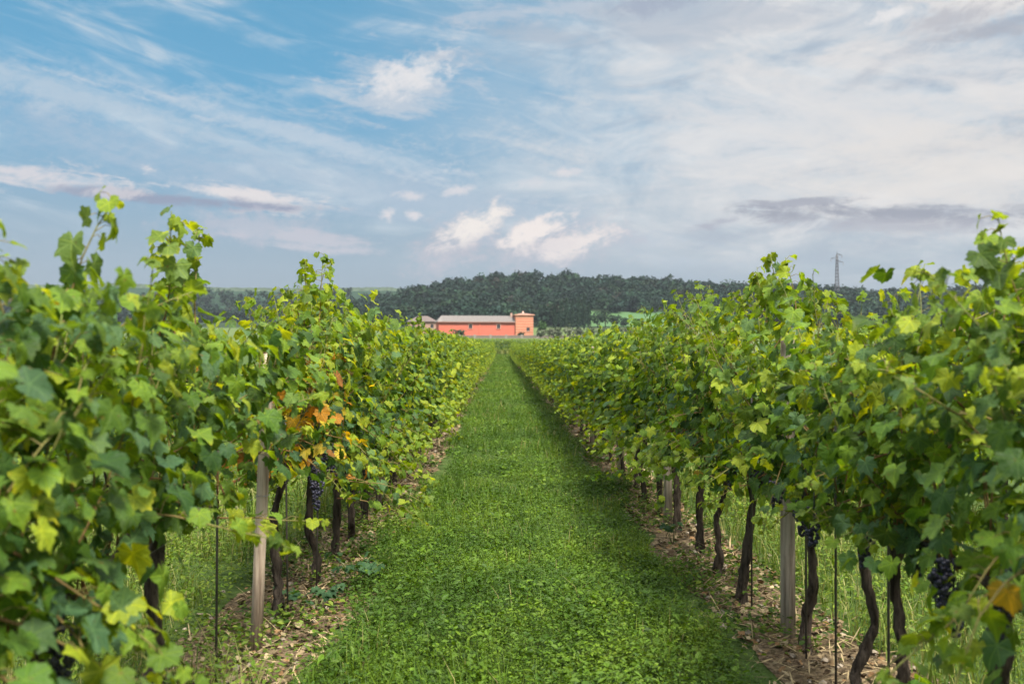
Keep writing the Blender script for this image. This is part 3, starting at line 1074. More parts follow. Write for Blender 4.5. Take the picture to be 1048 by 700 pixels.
# ================================================================== ground cover
def blades(geo, P, h, w, lean, col, rng, seg=2):
    """grass blades: tapered bent strips"""
    n = len(P)
    an = rng.uniform(0, 2 * PI, n)
    d = np.stack([np.cos(an), np.sin(an), np.zeros(n)], -1)
    sd_ = np.stack([-np.sin(an), np.cos(an), np.zeros(n)], -1)
    L = (lean * rng.uniform(0.3, 1.2, n))[:, None]
    up = np.array([0, 0, 1.0])
    hh, ww = h[:, None], w[:, None]
    rows = []
    for f, wf in ((0, 1.0), (0.55, 0.75)):
        c = P + up * hh * f + d * hh * L * f * f
        rows += [c - sd_ * ww * wf / 2, c + sd_ * ww * wf / 2]
    tip = P + up * hh * (1 - 0.25 * L) + d * hh * L
    V = np.stack(rows + [tip], 1)
    off = (np.arange(n) * 5)[:, None]
    q = np.array([[0, 1, 3, 2]]) + off
    t = np.array([[2, 3, 4]]) + off
    geo.add(V.reshape(-1, 3), t, q, np.repeat(col, 5, 0))


def leaflets(geo, P, Nn, T, ln, wd, col):
    """small oval leaflets folded on the midrib: 6-vertex, two quads"""
    Nn = norm(Nn)
    T = norm(T - Nn * np.sum(T * Nn, -1, keepdims=True))
    Sd = np.cross(T, Nn)
    ln, wd = ln[:, None], wd[:, None]
    v = [P, P + T * ln * 0.4 + Sd * wd * 0.5 + Nn * wd * 0.12, P + T * ln * 0.8 + Sd * wd * 0.33 + Nn * wd * 0.08, P + T * ln - Nn * wd * 0.15,
         P + T * ln * 0.8 - Sd * wd * 0.33 + Nn * wd * 0.08, P + T * ln * 0.4 - Sd * wd * 0.5 + Nn * wd * 0.12]
    V = np.stack(v, 1)
    n = len(P)
    off = (np.arange(n) * 6)[:, None]
    q = (np.array([[0, 1, 2, 3, 0, 3, 4, 5]]) + off).reshape(-1, 4)
    geo.add(V.reshape(-1, 3), None, q, np.repeat(col, 6, 0))


def vn(x, y, s, seed=0):     # cheap smooth 2-D value noise in 0..1
    r = np.random.default_rng(seed)
    v = np.zeros_like(x)
    for k in range(5):
        a, b_, c = r.uniform(0, 6.28), r.uniform(0.5, 2.2), r.uniform(0, 6.28)
        v += np.sin((x * math.cos(a) + y * math.sin(a)) * s * b_ + c)
    return np.clip(0.5 + v / 6, 0, 1)


grng = np.random.default_rng(42)


def pts_in(x0, x1, Z0, Z1, n):
    x = grng.uniform(x0, x1, n)
    Z = grng.uniform(Z0, Z1, n)
    return x, Z


def lane_mask(x, Z, edge=0.16):
    e = 0.5 * (vn(x, Z, 1.6, 3) - 0.5) + 0.25 * (vn(x, Z, 6.0, 4) - 0.5)
    return (x > -1.10 + 0.16 * np.clip((Z - 7) / 4, 0, 1) + e) & (x < 1.38 + e)


GC = np.array([(0.038, 0.082, 0.007), (0.070, 0.130, 0.009), (0.102, 0.166, 0.011), (0.142, 0.194, 0.020)])


def gcol(x, Z, n, lift=0.0):
    b_ = vn(x, Z, 1.3, 8) * 1.5 + vn(x, Z, 5.0, 9) * 1.1 - 0.5 + grng.normal(0, 0.6, n) + lift
    i = np.clip((b_ + 0.3).astype(int), 0, 3)
    return GC[i] * grng.uniform(0.8, 1.2, (n, 1))


lane = Geo()
#          Z0   Z1   plants/m2 leaflets  size  blades/m2
for Z0, Z1, dens, nl, ls, bd, bw in ((3.6, 6, 780, 12, 1.1, 900, 0.9), (6, 9, 560, 11, 1.25, 600, 1.0), (9, 15, 290, 9, 1.4, 420, 1.3),
                                     (15, 28, 130, 8, 2.0, 200, 1.9), (28, 60, 46, 7, 3.0, 100, 3.0), (60, 142, 15, 6, 5.0, 80, 6.0)):
    n = int(2.7 * (Z1 - Z0) * dens)
    x, Z = pts_in(-1.3, 1.65, Z0, Z1, n)
    k = lane_mask(x, Z)
    x, Z = x[k], Z[k]
    n = len(x)
    hgtf = 0.55 + 0.9 * vn(x, Z, 1.7, 11)
    ph = hgtf * grng.uniform(0.05, 0.17, n)
    base_ = np.stack([x, Z, hgt(x, Z)], -1)
    rep = np.repeat(np.arange(n), nl)
    an = grng.uniform(0, 2 * PI, n * nl)
    f = grng.uniform(0.25, 1.0, n * nl)
    spread = 0.035 * ls ** 0.6 * (0.4 + 0.6 * f)
    P = base_[rep] + np.stack([np.cos(an) * spread, np.sin(an) * spread, ph[rep] * f], -1)
    T = np.stack([np.cos(an), np.sin(an), grng.normal(0.5, 0.5, n * nl)], -1)
    Nn = np.stack([grng.normal(0, .4, n * nl), grng.normal(0, .4, n * nl), np.ones(n * nl)], -1)
    ln = np.repeat(grng.choice([0.6, 0.9, 1.0, 1.7], n, p=[.3, .3, .25, .15]), nl) * grng.uniform(0.015, 0.029, n * nl) * ls ** 0.75
    pc = gcol(x, Z, n)
    cc = pc[rep] * (0.8 + 0.4 * f[:, None]) * grng.uniform(0.85, 1.15, (n * nl, 1))
    leaflets(lane, P, Nn, T, ln, ln * np.repeat(grng.choice([0.25, 0.45, 0.65], n, p=[.25, .4, .35]), nl) * grng.uniform(0.8, 1.2, n * nl), cc)
    n = int(2.9 * (Z1 - Z0) * bd)
    x, Z = pts_in(-1.4, 1.75, Z0, Z1, n)
    k = lane_mask(x, Z)
    x, Z = x[k], Z[k]
    n = len(x)
    hh = grng.uniform(0.06, 0.22, n) * (0.45 + 1.1 * vn(x, Z, 2.6, 11))
    bc_ = gcol(x, Z, n, 0.6)
    dry = grng.uniform(0, 1, n) < 0.03 + 0.10 * (vn(x, Z, 2.0, 17) > 0.68)
    bc_[dry] = np.array((0.30, 0.26, 0.11)) * grng.uniform(0.7, 1.1, (int(dry.sum()), 1))
    blades(lane, np.stack([x, Z, hgt(x, Z)], -1), hh, grng.uniform(0.003, 0.006, n) * bw, np.full(n, 0.6), bc_, grng)
tag(lane.build('grass', M['grass'], None, False), 'lush green clover and grass covering the lane between the rows', 'grass', None, 'stuff')

# tall seeding grass beyond the rows and sparse weeds on the soil strips
tall = Geo()
TC = np.array([(0.10, 0.155, 0.024), (0.145, 0.195, 0.035), (0.25, 0.24, 0.09), (0.065, 0.11, 0.02)])
for xa, xb, Z0, Z1, dens, bw in ((2.0, 5.6, 2.5, 9, 420, 1.0), (2.0, 5.0, 9, 22, 150, 2.0), (2.0, 5.0, 22, 60, 40, 4.5), (-5.2, -1.75, 2.0, 9, 520, 1.0), (-1.9, -0.95, 3.0, 5.2, 420, 1.0), (-4.8, -1.75, 9, 22, 150, 2.0), (-4.5, -1.7, 22, 60, 40, 4.5)):
    n = int((xb - xa) * (Z1 - Z0) * dens)
    x, Z = pts_in(xa, xb, Z0, Z1, n)
    dens_m = vn(x, Z, 1.5, 21) > 0.28
    x, Z = x[dens_m], Z[dens_m]
    n = len(x)
    hh = grng.uniform(0.14, 0.42, n) * (0.6 + 0.8 * vn(x, Z, 1.2, 22))
    cc = TC[grng.integers(0, 4, n)] * grng.uniform(0.75, 1.25, (n, 1))
    blades(tall, np.stack([x, Z, hgt(x, Z)], -1), hh, grng.uniform(0.004, 0.009, n) * bw, np.full(n, 0.75), cc, grng)
    # broad weeds in between
    m = n // 3
    x2, Z2 = pts_in(xa, xb, Z0, Z1, m)
    rep = np.repeat(np.arange(m), 7)
    an = grng.uniform(0, 2 * PI, m * 7)
    P = np.stack([x2, Z2, hgt(x2, Z2)], -1)[rep] + np.stack([np.cos(an) * .04, np.sin(an) * .04, grng.uniform(0.05, 0.28, m * 7)], -1)
    T = np.stack([np.cos(an), np.sin(an), grng.normal(0.4, 0.4, m * 7)], -1)
    Nn = np.stack([grng.normal(0, .4, m * 7), grng.normal(0, .4, m * 7), np.ones(m * 7)], -1)
    ln = grng.uniform(0.02, 0.045, m * 7) * bw ** 0.6
    leaflets(tall, P, Nn, T, ln, ln * 0.45, GC[grng.integers(1, 4, m * 7)] * grng.uniform(0.8, 1.3, (m * 7, 1)))
n = 5200
x, Z = pts_in(-9, 10, 137.5, 150, n)
blades(tall, np.stack([x, Z, hgt(x, Z)], -1), grng.uniform(0.5, 1.0, n), np.full(n, 0.07), np.full(n, 0.6), TC[grng.integers(0, 4, n)] * grng.uniform(0.7, 1.1, (n, 1)), grng)
tag(tall.build('tall_grass', M['grass'], None, False), 'tall yellowish seeding grass beyond and under the vine rows', 'grass', None, 'stuff')

weeds = Geo()
for xa, xb, Z0, Z1, dens, ls in ((-1.9, -0.95, 3.2, 12, 60, 1.0), (1.25, 2.2, 3.2, 12, 44, 1.0), (-1.9, -0.95, 12, 60, 16, 1.8), (1.25, 2.2, 12, 60, 12, 1.8)):
    n = int((xb - xa) * (Z1 - Z0) * dens)
    x, Z = pts_in(xa, xb, Z0, Z1, n)
    k = vn(x, Z, 2.2, 33) > 0.48
    x, Z = x[k], Z[k]
    n = len(x)
    q = 14
    rep = np.repeat(np.arange(n), q)
    an = grng.uniform(0, 2 * PI, n * q)
    f = grng.uniform(0.1, 1, n * q)
    sp = grng.uniform(0.02, 0.09, n * q)
    P = np.stack([x, Z, hgt(x, Z)], -1)[rep] + np.stack([np.cos(an) * sp, np.sin(an) * sp, f * (grng.uniform(0.05, 0.2, n)[rep])], -1)
    T = np.stack([np.cos(an), np.sin(an), grng.normal(0.3, 0.4, n * q)], -1)
    Nn = np.stack([grng.normal(0, .4, n * q), grng.normal(0, .4, n * q), np.ones(n * q)], -1)
    ln = grng.uniform(0.02, 0.05, n * q) * ls
    leaflets(weeds, P, Nn, T, ln, ln * 0.6, GC[grng.integers(0, 4, n * q)] * grng.uniform(0.7, 1.1, (n * q, 1)))
tag(weeds.build('weeds', M['grass'], None, False), 'scattered low weeds on the bare soil under the vines', 'weeds', None, 'stuff')

# dead leaves and straw on the soil
lit = Geo()
LC = np.array([(0.22, 0.165, 0.10), (0.14, 0.095, 0.052), (0.31, 0.25, 0.155), (0.085, 0.058, 0.036), (0.21, 0.125, 0.062)])
for xa, xb in ((-1.75, -0.92), (1.32, 2.05)):
    for Z0, Z1, dens, ls in ((3.2, 8, 330, 1.0), (8, 16, 170, 1.3), (16, 40, 60, 2.0), (40, 125, 12, 3.5)):
        n = int((xb - xa) * (Z1 - Z0) * dens)
        x, Z = pts_in(xa, xb, Z0, Z1, n)
        P = np.stack([x, Z, hgt(x, Z) + 0.012 + grng.uniform(0, 0.03, n)], -1)
        Nn = np.stack([grng.normal(0, .45, n), grng.normal(0, .45, n), np.ones(n)], -1)
        T = np.stack([grng.normal(0, 1, n), grng.normal(0, 1, n), grng.normal(0, .3, n)], -1)
        sz = grng.uniform(0.012, 0.036, n) * ls
        scatter(lit, P, Nn, T, sz, LC[grng.integers(0, 5, n)] * grng.uniform(0.6, 1.25, (n, 1)), T_MID, grng)
        m = int(n * 0.7)
        x, Z = pts_in(xa, xb, Z0, Z1, m)
        P = np.stack([x, Z, hgt(x, Z) + 0.012 + grng.uniform(0, 0.03, m)], -1)
        T = np.stack([grng.normal(0, 1, m), grng.normal(0, 1, m), grng.normal(0, .15, m)], -1)
        Nn = np.stack([grng.normal(0, .3, m), grng.normal(0, .3, m), np.ones(m)], -1)
        leaflets(lit, P, Nn, T, grng.uniform(0.06, 0.2, m) * ls ** .5, grng.uniform(0.004, 0.009, m) * ls, np.array([(0.42, 0.33, 0.19)]) * grng.uniform(0.5, 1.1, (m, 1)))
tag(lit.build('leaf_litter', M['litter'], None, False), 'dead brown leaves and straw strewn on the soil under the vines', 'leaf litter', None, 'stuff')

peb = Geo()
for xa, xb in ((-1.9, -1.0), (1.3, 2.2)):
    for _ in range(420):
        x, Z = grng.uniform(xa, xb), 3.2 + 26 * grng.uniform(0, 1) ** 1.8
        s = grng.uniform(0.006, 0.024) * (1 + Z / 25)
        v = np.array([(1, 0, 0), (0, 1, 0), (-1, 0, 0), (0, -1, 0), (0.6, 0.6, 0.5), (-0.6, 0.6, 0.6), (-0.6, -0.6, 0.5), (0.6, -0.6, 0.6), (0, 0, 0.9)]) * s * grng.uniform(0.6, 1.2, (9, 3))
        v = v + np.array([x, Z, float(hgt(x, Z)) + 0.012])
        peb.add(v, [(0, 1, 4), (1, 2, 5), (2, 3, 6), (3, 0, 7), (0, 4, 7), (1, 5, 4), (2, 6, 5), (3, 7, 6), (8, 7, 4), (8, 4, 5), (8, 5, 6), (8, 6, 7)], None,
                np.array((0.32, 0.27, 0.215)) * grng.uniform(0.6, 1.15))
tag(peb.build('pebbles', M['stone'], None, False), 'pale pebbles and clods lying on the soil strips', 'pebbles', None, 'stuff')

# leafy weeds that stand out
def broad_weed(x, Z, n, h, spread, size, pal, label, seed):
    rng = np.random.default_rng(seed)
    st_, fl = Geo(), Geo()
    P, O = [], []
    for k in range(max(3, n // 6)):
        an = rng.uniform(0, 2 * PI)
        tip = np.array([math.cos(an) * spread * rng.uniform(.3, 1), math.sin(an) * spread * rng.uniform(.3, 1), h * rng.uniform(.55, 1)])
        path = np.array([(0, 0, -0.01), tip * [0.4, 0.4, 0.65], tip])
        st_.tube(path, [0.004, 0.003, 0.0018], 5, (0.12, 0.14, 0.05))
        for j in range(6):
            f = rng.uniform(0.3, 1)
            b_ = path[1] * (1 - f) + path[2] * f
            a2 = rng.uniform(0, 2 * PI)
            o = np.array([math.cos(a2), math.sin(a2), 0.2])
            P.append(b_ + o * 0.035)
            O.append(o)
    P, O = np.array(P), np.array(O)
    m = len(P)
    Nn = O * 0.4 + np.array([0, 0, 1.0]) + rng.normal(0, .3, (m, 3))
    T = O + rng.normal(0, .3, (m, 3)) - np.array([0, 0, .3])
    scatter(fl, P, Nn, T, size * rng.uniform(.6, 1.2, m), np.array(pal)[rng.integers(0, len(pal), m)] * rng.uniform(.8, 1.2, (m, 1)), T_HI, rng)
    o = thing('leafy_weed', at(x, Z))
    st_.build('stem', M['cane'], o)
    fl.build('foliage', M['leaf'], o)
    tag(o, label, 'weed', 'leafy weeds at the foot of the rows')


DK = [(0.028, 0.07, 0.032), (0.04, 0.09, 0.04)]
YG = [(0.12, 0.22, 0.025), (0.07, 0.16, 0.025)]
broad_weed(-1.18, 6.35, 60, 0.16, 0.24, 0.042, DK, 'dark green low weed at the foot of the autumn coloured vine', 1)
broad_weed(-1.02, 6.95, 54, 0.26, 0.22, 0.045, DK, 'dark leafy weed beside the grass edge below the tall bushy vine', 2)
broad_weed(1.66, 4.02, 30, 0.34, 0.16, 0.05, YG, 'bright green leafy sprout at the foot of the straight dark trunk', 3)
broad_weed(1.56, 3.55, 36, 0.34, 0.2, 0.055, YG, 'bright green sprout low at the right edge of the view', 4)
broad_weed(1.22, 12.0, 36, 0.3, 0.28, 0.045, YG, 'light green weed clump on the right edge of the lane near the second grey post', 5)
broad_weed(1.50, 8.7, 24, 0.22, 0.15, 0.04, DK, 'dark weed at the lane edge between the nearest and the second grey post', 6)

# ================================================================== the far things
def part_box(name, c, size, mat, parent, col, rz=0.0, top=None):
    g = Geo()
    g.box(c, size, col, rz, top)
    return g.build(name, mat, parent, False)


# ---- the long red building -------------------------------------------------
ZB = 300.0
bx0, bx1 = (449 - 513) / F * ZB, (528 - 513) / F * ZB       # main wing
tx1 = (546.5 - 513) / F * ZB
gz = float(hgt(0, ZB)) - 0.3
RED = (0.42, 0.118, 0.084)
bld = thing('red_building', ((bx0 + bx1) / 2, ZB, gz), R(9))
tag(bld, 'long low salmon red building with grey tiled roof and banded end tower', 'building')
W = bx1 - bx0
D = 9.0
HW = 5.3
part_box('wall', (0, D / 2, HW / 2), (W, D, HW), M['plaster'], bld, RED)
g = Geo()                                  # hipped roof with its ridge set back
e = 0.45
rz0, rz1 = HW, HW + 1.95
g.add([(-W / 2 - e, -e, rz0), (W / 2, -e, rz0), (W / 2, D + e, rz0), (-W / 2 - e, D + e, rz0), (-W / 2 + 1.2, D / 2, rz1), (W / 2, D / 2, rz1)],
      [(0, 4, 3), (1, 2, 5)], [(0, 1, 5, 4), (2, 3, 4, 5), (3, 2, 1, 0)], (0.165, 0.15, 0.145))
rf = g.build('roof', M['roof'], bld, False)
g = Geo()
for k in range(60):                       # tile ribs
    xx = -W / 2 + (k + 0.5) / 60 * W
    if xx < -W / 2 + 1.3:
        continue
    g.bar((xx, -e - 0.02, rz0 + 0.06), (xx, D / 2 - 0.05, rz1 + 0.05), 0.10, (0.18, 0.165, 0.16))
g.build('tile_rib', M['roof'], rf, False)
part_box('eaves_cornice', (-e / 2, -0.28, HW - 0.12), (W + e - 0.05, 0.5, 0.18), M['plaster'], bld, (0.30, 0.16, 0.13))
part_box('pilaster', ((491 - 513) / F * ZB - (bx0 + bx1) / 2, -0.06, 2.55), (0.35, 0.14, 5.0), M['plaster'], bld, (0.50, 0.13, 0.085))
part_box('plinth', (0, -0.05, 0.35), (W + 0.1, 0.12, 0.7), M['plaster'], bld, (0.50, 0.30, 0.24))
for xp in (481.5, 510.5):
    x = (xp - 513) / F * ZB - (bx0 + bx1) / 2
    w = part_box('window', (x, -0.03, 3.95), (1.05, 0.10, 1.25), M['glass'], bld, (0.022, 0.024, 0.028))
    g = Geo()
    g.box((x, -0.07, 4.66), (1.35, 0.16, 0.16), (0.55, 0.30, 0.24))
    g.box((x, -0.07, 3.25), (1.35, 0.20, 0.12), (0.55, 0.30, 0.24))
    g.box((x - 0.60, -0.07, 3.95), (0.14, 0.14, 1.24), (0.55, 0.30, 0.24))
    g.box((x + 0.60, -0.07, 3.95), (0.14, 0.14, 1.24), (0.55, 0.30, 0.24))
    g.box((x, -0.09, 3.95), (0.07, 0.04, 1.24), (0.10, 0.08, 0.07))
    g.build('frame', M['plaster'], w, False)
# tower
TWX = (bx1 + tx1) / 2 - (bx0 + bx1) / 2
TW = tx1 - bx1
TH = 7.3
tw = part_box('tower', (TWX, TW / 2 - 0.6, TH / 2), (TW, TW, TH), M['plaster'], bld, (0.42, 0.165, 0.105))
g = Geo()
for k in range(8):
    g.box((TWX, TW / 2 - 0.6, 0.9 + k * 0.82), (TW + 0.08, TW + 0.08, 0.16), (0.46, 0.28, 0.19))
g.build('brick_band', M['plaster'], tw, False)
part_box('cornice', (TWX, TW / 2 - 0.6, TH + 0.12), (TW + 0.7, TW + 0.7, 0.26), M['plaster'], tw, (0.48, 0.26, 0.19))
part_box('tower_roof', (TWX, TW / 2 - 0.6, TH + 0.48), (TW + 0.6, TW + 0.6, 0.45), M['roof'], tw, (0.27, 0.16, 0.13), 0, (0.8, 0.8))
part_box('finial', (TWX, TW / 2 - 0.6, TH + 1.0), (0.5, 0.5, 0.6), M['plaster'], tw, (0.55, 0.42, 0.36))
w = part_box('window', (TWX + 1.1, -0.62, 3.1), (0.95, 0.10, 1.05), M['glass'], bld, (0.03, 0.03, 0.035))
part_box('sill', (TWX + 1.1, -0.66, 2.5), (1.2, 0.18, 0.12), M['plaster'], w, (0.55, 0.35, 0.27))
part_box('chimney', (TWX - 3.4, D / 2 - 1.2, HW + 2.0), (0.6, 0.6, 1.5), M['plaster'], bld, (0.36, 0.24, 0.20))

# ---- small house left of it --------------------------------------------------
ZH = 318.0
hx = (432 - 513) / F * ZH
hs = thing('farmhouse', (hx, ZH, float(hgt(hx, ZH)) - 0.3))
tag(hs, 'small pale farmhouse with grey hipped roof left of the red building', 'house')
part_box('wall', (0, 4, 2.5), (9.0, 8, 5.0), M['plaster'], hs, (0.30, 0.19, 0.15))
part_box('roof', (0, 4, 5.95), (10.0, 9, 1.9), M['roof'], hs, (0.12, 0.095, 0.09), 0, (3.0, 0.3))
for x in (-2.6, 0.4, 3.2):
    w = part_box('window', (x, -0.03, 3.5), (0.9, 0.1, 1.2), M['glass'], hs, (0.03, 0.032, 0.036))
    part_box('sill', (x, -0.07, 2.82), (1.15, 0.18, 0.12), M['plaster'], w, (0.55, 0.45, 0.38))

# ---- low wall ------------------------------------------------------------------
ZW = 272.0
wx0, wx1 = (462 - 513) / F * ZW, (606 - 513) / F * ZW
g = Geo()
lw = thing('garden_wall', ((wx0 + wx1) / 2, ZW, float(hgt(0, ZW)) - 0.2))
wl = wx1 - wx0
part_box('wall', (0, 0, 0.42), (wl, 0.4, 0.84), M['stone'], lw, (0.17, 0.145, 0.125))
part_box('coping', (0, 0, 0.9), (wl + 0.1, 0.55, 0.12), M['stone'], lw, (0.26, 0.235, 0.21))
for k in range(9):
    part_box('pier', (-wl / 2 + (k + 0.5) * wl / 9, -0.02, 0.6), (0.6, 0.62, 1.2), M['stone'], lw, (0.24, 0.21, 0.185))
tag(lw, 'low pale stone wall with piers in front of the red building', 'wall')


# ---- trees ---------------------------------------------------------------------
def crown_clumps(geo, c, rad, n, size, cols, rng, flat=0.0):
    """leaf clumps through a lumpy volume"""
    lobes = [(np.zeros(3), 0.72)]
    for _ in range(6):
        d = norm(rng.normal(0, 1, 3))
        d[2] = d[2] * 0.8 + 0.15
        lobes.append((d * rng.uniform(0.35, 0.6), rng.uniform(0.32, 0.52)))
    w = rng.integers(0, len(lobes), n)
    d = norm(rng.normal(0, 1, (n, 3)))
    rr_ = rng.uniform(0.55, 1.0, n) ** 0.7
    P = np.array([lobes[i][0] for i in w]) + d * (np.array([lobes[i][1] for i in w]) * rr_)[:, None]
    P = P * np.array(rad) + np.array(c)
    Nn = d * 0.6 + rng.normal(0, 0.5, (n, 3)) + np.array([0, 0, 0.5])
    T = rng.normal(0, 1, (n, 3))
    sz = size * rng.uniform(0.6, 1.3, n)
    base_c = np.array(cols[rng.integers(0, len(cols))]) * rng.uniform(0.28, 0.70)
    col = base_c * rng.uniform(0.65, 1.35, (n, 1))
    leaflets(geo, P, Nn, T, sz, sz * rng.uniform(0.6, 0.95, n), col)


def tree(name, x, Z, h, r, cols, label, cat, group, seed, n=420, size=0.55, shape=1.0, trunkf=0.3):
    rng = np.random.default_rng(seed)
    o = thing(name, at(x, Z))
    g = Geo()
    tp = np.array([(0, 0, -0.3), (rng.normal(0, .05) * h * .3, 0, h * 0.3), (rng.normal(0, .05) * h * .5, 0, h * 0.7)])
    g.tube(tp, [0.035 * h, 0.025 * h, 0.008 * h], 7, (0.07, 0.055, 0.045), 0.08, rng)
    for k in range(5):
        an = rng.uniform(0, 2 * PI)
        z0 = h * rng.uniform(0.25, 0.55)
        g.tube([(0, 0, z0), (math.cos(an) * r * .35, math.sin(an) * r * .35, z0 + h * .12), (math.cos(an) * r * .65, math.sin(an) * r * .65, z0 + h * .22)], [0.014 * h, 0.009 * h, 0.004 * h], 5, (0.07, 0.055, 0.045))
    g.build('trunk', M['bark'], o)
    c = Geo()
    crown_clumps(c, (0, 0, h * (1 + trunkf) / 2), (r, r, h * (1 - trunkf) / 2 * 1.05), n, size, cols, rng)
    c.build('crown', M['crown'], o, False)
    tag(o, label, cat, group)
    return o


OLV = [(0.19, 0.23, 0.15), (0.24, 0.27, 0.19), (0.15, 0.19, 0.11)]
DRK = [(0.018, 0.040, 0.022), (0.014, 0.032, 0.020)]
trng = random.Random(8)
olives = [(553, 268, 2.7), (562, 262, 3.2), (572, 270, 3.0), (583, 262, 3.5), (594, 268, 3.2), (605, 264, 3.4), (617, 270, 3.3), (630, 264, 3.6), (643, 268, 3.3)]
OL = ['greyish shrub just right of the red tower', 'second greyish shrub to the right of the red tower', 'third greyish shrub to the right of the red tower', 'fourth greyish shrub right of the red tower, a large one',
      'greyish shrub below the dark cypresses', 'greyish shrub below the right end of the cypresses', 'greyish shrub below the left end of the sloping field', 'tallest greyish shrub below the sloping green field', 'greyish shrub farthest right, at the vine tops']
for i, (xp, Z, h) in enumerate(olives):
    x = (xp - 513) / F * Z
    tree('shrub', x, Z, h, h * 0.62, OLV, OL[i], 'shrub', 'greyish shrubs right of the red building', 600 + i, 260, 0.5, trunkf=0.05)
tree('shrub', (470 - 513) / F * 285, 285, 2.8, 2.4, [(0.06, 0.10, 0.06)], 'dark green shrub before the left half of the red wall', 'shrub', None, 640, 260, 0.5, trunkf=0.05)
tree('shrub', (534 - 513) / F * 285, 285, 1.9, 1.6, [(0.05, 0.09, 0.05)], 'small dark shrub at the foot of the banded tower', 'shrub', None, 641, 200, 0.4, trunkf=0.05)

CYP = [(568, 9.5), (574, 11.0), (580, 12.0), (586, 11.0), (592, 12.5), (598, 13.0), (603, 10.5)]
CL = ['leftmost dark cypress behind the red tower', 'second dark cypress from the left of its row', 'third dark cypress from the left of its row', 'middle lower cypress of the dark row', 'dark tall cypress left of the tallest one',
      'tallest dark cypress near the right end of the row', 'rightmost dark cypress beside the sloping field']
for i, (xp, h) in enumerate(CYP):
    Z = 395 + trng.uniform(-8, 8)
    x = (xp - 513) / F * Z
    rng = np.random.default_rng(700 + i)
    o = thing('cypress_tree', at(x, Z))
    g = Geo()
    g.tube([(0, 0, -0.3), (0, 0, h * 0.5), (0, 0, h * 0.9)], [0.22, 0.14, 0.04], 7, (0.07, 0.055, 0.045))
    g.build('trunk', M['bark'], o)
    c = Geo()
    n = 420
    t = rng.uniform(0, 1, n)
    rad = 1.15 * np.sin(np.clip(t * 0.93 + 0.07, 0, 1) * PI) ** 0.55 * (1 - 0.45 * t)
    an = rng.uniform(0, 2 * PI, n)
    q = rad * np.sqrt(rng.uniform(0.3, 1, n)) * (1 + 0.15 * np.sin(3 * an + t * 9))
    P = np.stack([np.cos(an) * q, np.sin(an) * q, 0.5 + t * (h - 0.5)], -1)
    T = np.stack([np.cos(an) * .3, np.sin(an) * .3, np.ones(n)], -1)
    Nn = np.stack([np.cos(an), np.sin(an), np.full(n, .3)], -1) + rng.normal(0, .4, (n, 3))
    leaflets(c, P, Nn, T, rng.uniform(.5, 1.0, n), rng.uniform(.35, .6, n), np.array(DRK)[rng.integers(0, 2, n)] * rng.uniform(.7, 1.3, (n, 1)))
    c.build('crown', M['crown'], o, False)
    tag(o, CL[i], 'cypress', 'dark cypresses behind the red tower')

HED = [(0.03, 0.07, 0.035), (0.04, 0.085, 0.04)]
for i, (xp, Z, h, lab) in enumerate(((612, 425, 7.5, 'round dark tree at the left end of the sloping field'), (620, 428, 8.0, 'rounded green tree in front of the sloping field, left one'), (630, 425, 6.5, 'low rounded tree in front of the sloping field, right one'),
                                     (639, 428, 4.5, 'small bush at the lower edge of the sloping field'), (655, 430, 4.0, 'low bush on the lower right edge of the sloping field'), (556, 330, 4.5, 'bright green small tree touching the right side of the red tower'))):
    tree('broadleaf_tree', (xp - 513) / F * Z, Z, h, h * 0.55, [(0.05, 0.11, 0.03)] if i == 5 else HED, lab, 'tree', 'trees around the sloping field', 660 + i, 360, 0.8, trunkf=0.1)

# ---- the wood on the hill: one mass --------------------------------------------------
wood = Geo()
frng = np.random.default_rng(99)
FC = [(0.018, 0.052, 0.034), (0.026, 0.068, 0.040), (0.012, 0.036, 0.026), (0.036, 0.080, 0.040), (0.022, 0.058, 0.044), (0.030, 0.06, 0.028), (0.055, 0.05, 0.036)]
FW = [0.2, 0.22, 0.18, 0.14, 0.14, 0.09, 0.03]
cnt = 0
while cnt < 2300:
    Z = 432 + 215 * frng.uniform(0, 1) ** 0.85
    p = frng.uniform(330, 1250)
    if 596 < p < 690 and Z < 506:
        continue
    x = (p - 513) / F * Z
    h0 = float(hgt(x, Z))
    hh = frng.uniform(6, 10.5) * (1.12 if frng.uniform() < 0.1 else 1.0)
    r = hh * frng.uniform(0.45, 0.70)
    k = frng.choice(7, p=FW)
    crown_clumps(wood, (x, Z, h0 + hh * 0.42), (r, r, hh * 0.55), 130, 1.7, [FC[k]], frng)
    wood.bar((x, Z, h0 - 0.5), (x, Z, h0 + hh * 0.2), 0.3, (0.03, 0.028, 0.024))
    cnt += 1
# wooded flank of the far left hill
cnt = 0
while cnt < 900:
    Z = frng.uniform(640, 960)
    p = frng.uniform(-150, 430)
    x = (p - 513) / F * Z
    h0 = float(hgt(x, Z))
    yp = 355 - (h0 - CAMH) / Z * F
    if yp < 305 + 3 * math.sin(p * 0.05):
        cnt += 0.2
        continue
    hh = frng.uniform(8, 13)
    crown_clumps(wood, (x, Z, h0 + hh * 0.5), (hh * .42, hh * .42, hh * .48), 60, 2.1, [FC[frng.choice(7, p=FW)]], frng)
    cnt += 1
tag(wood.build('wood', M['crown'], None, False), 'dense dark wood covering the long hill behind the red building', 'wood', None, 'stuff')

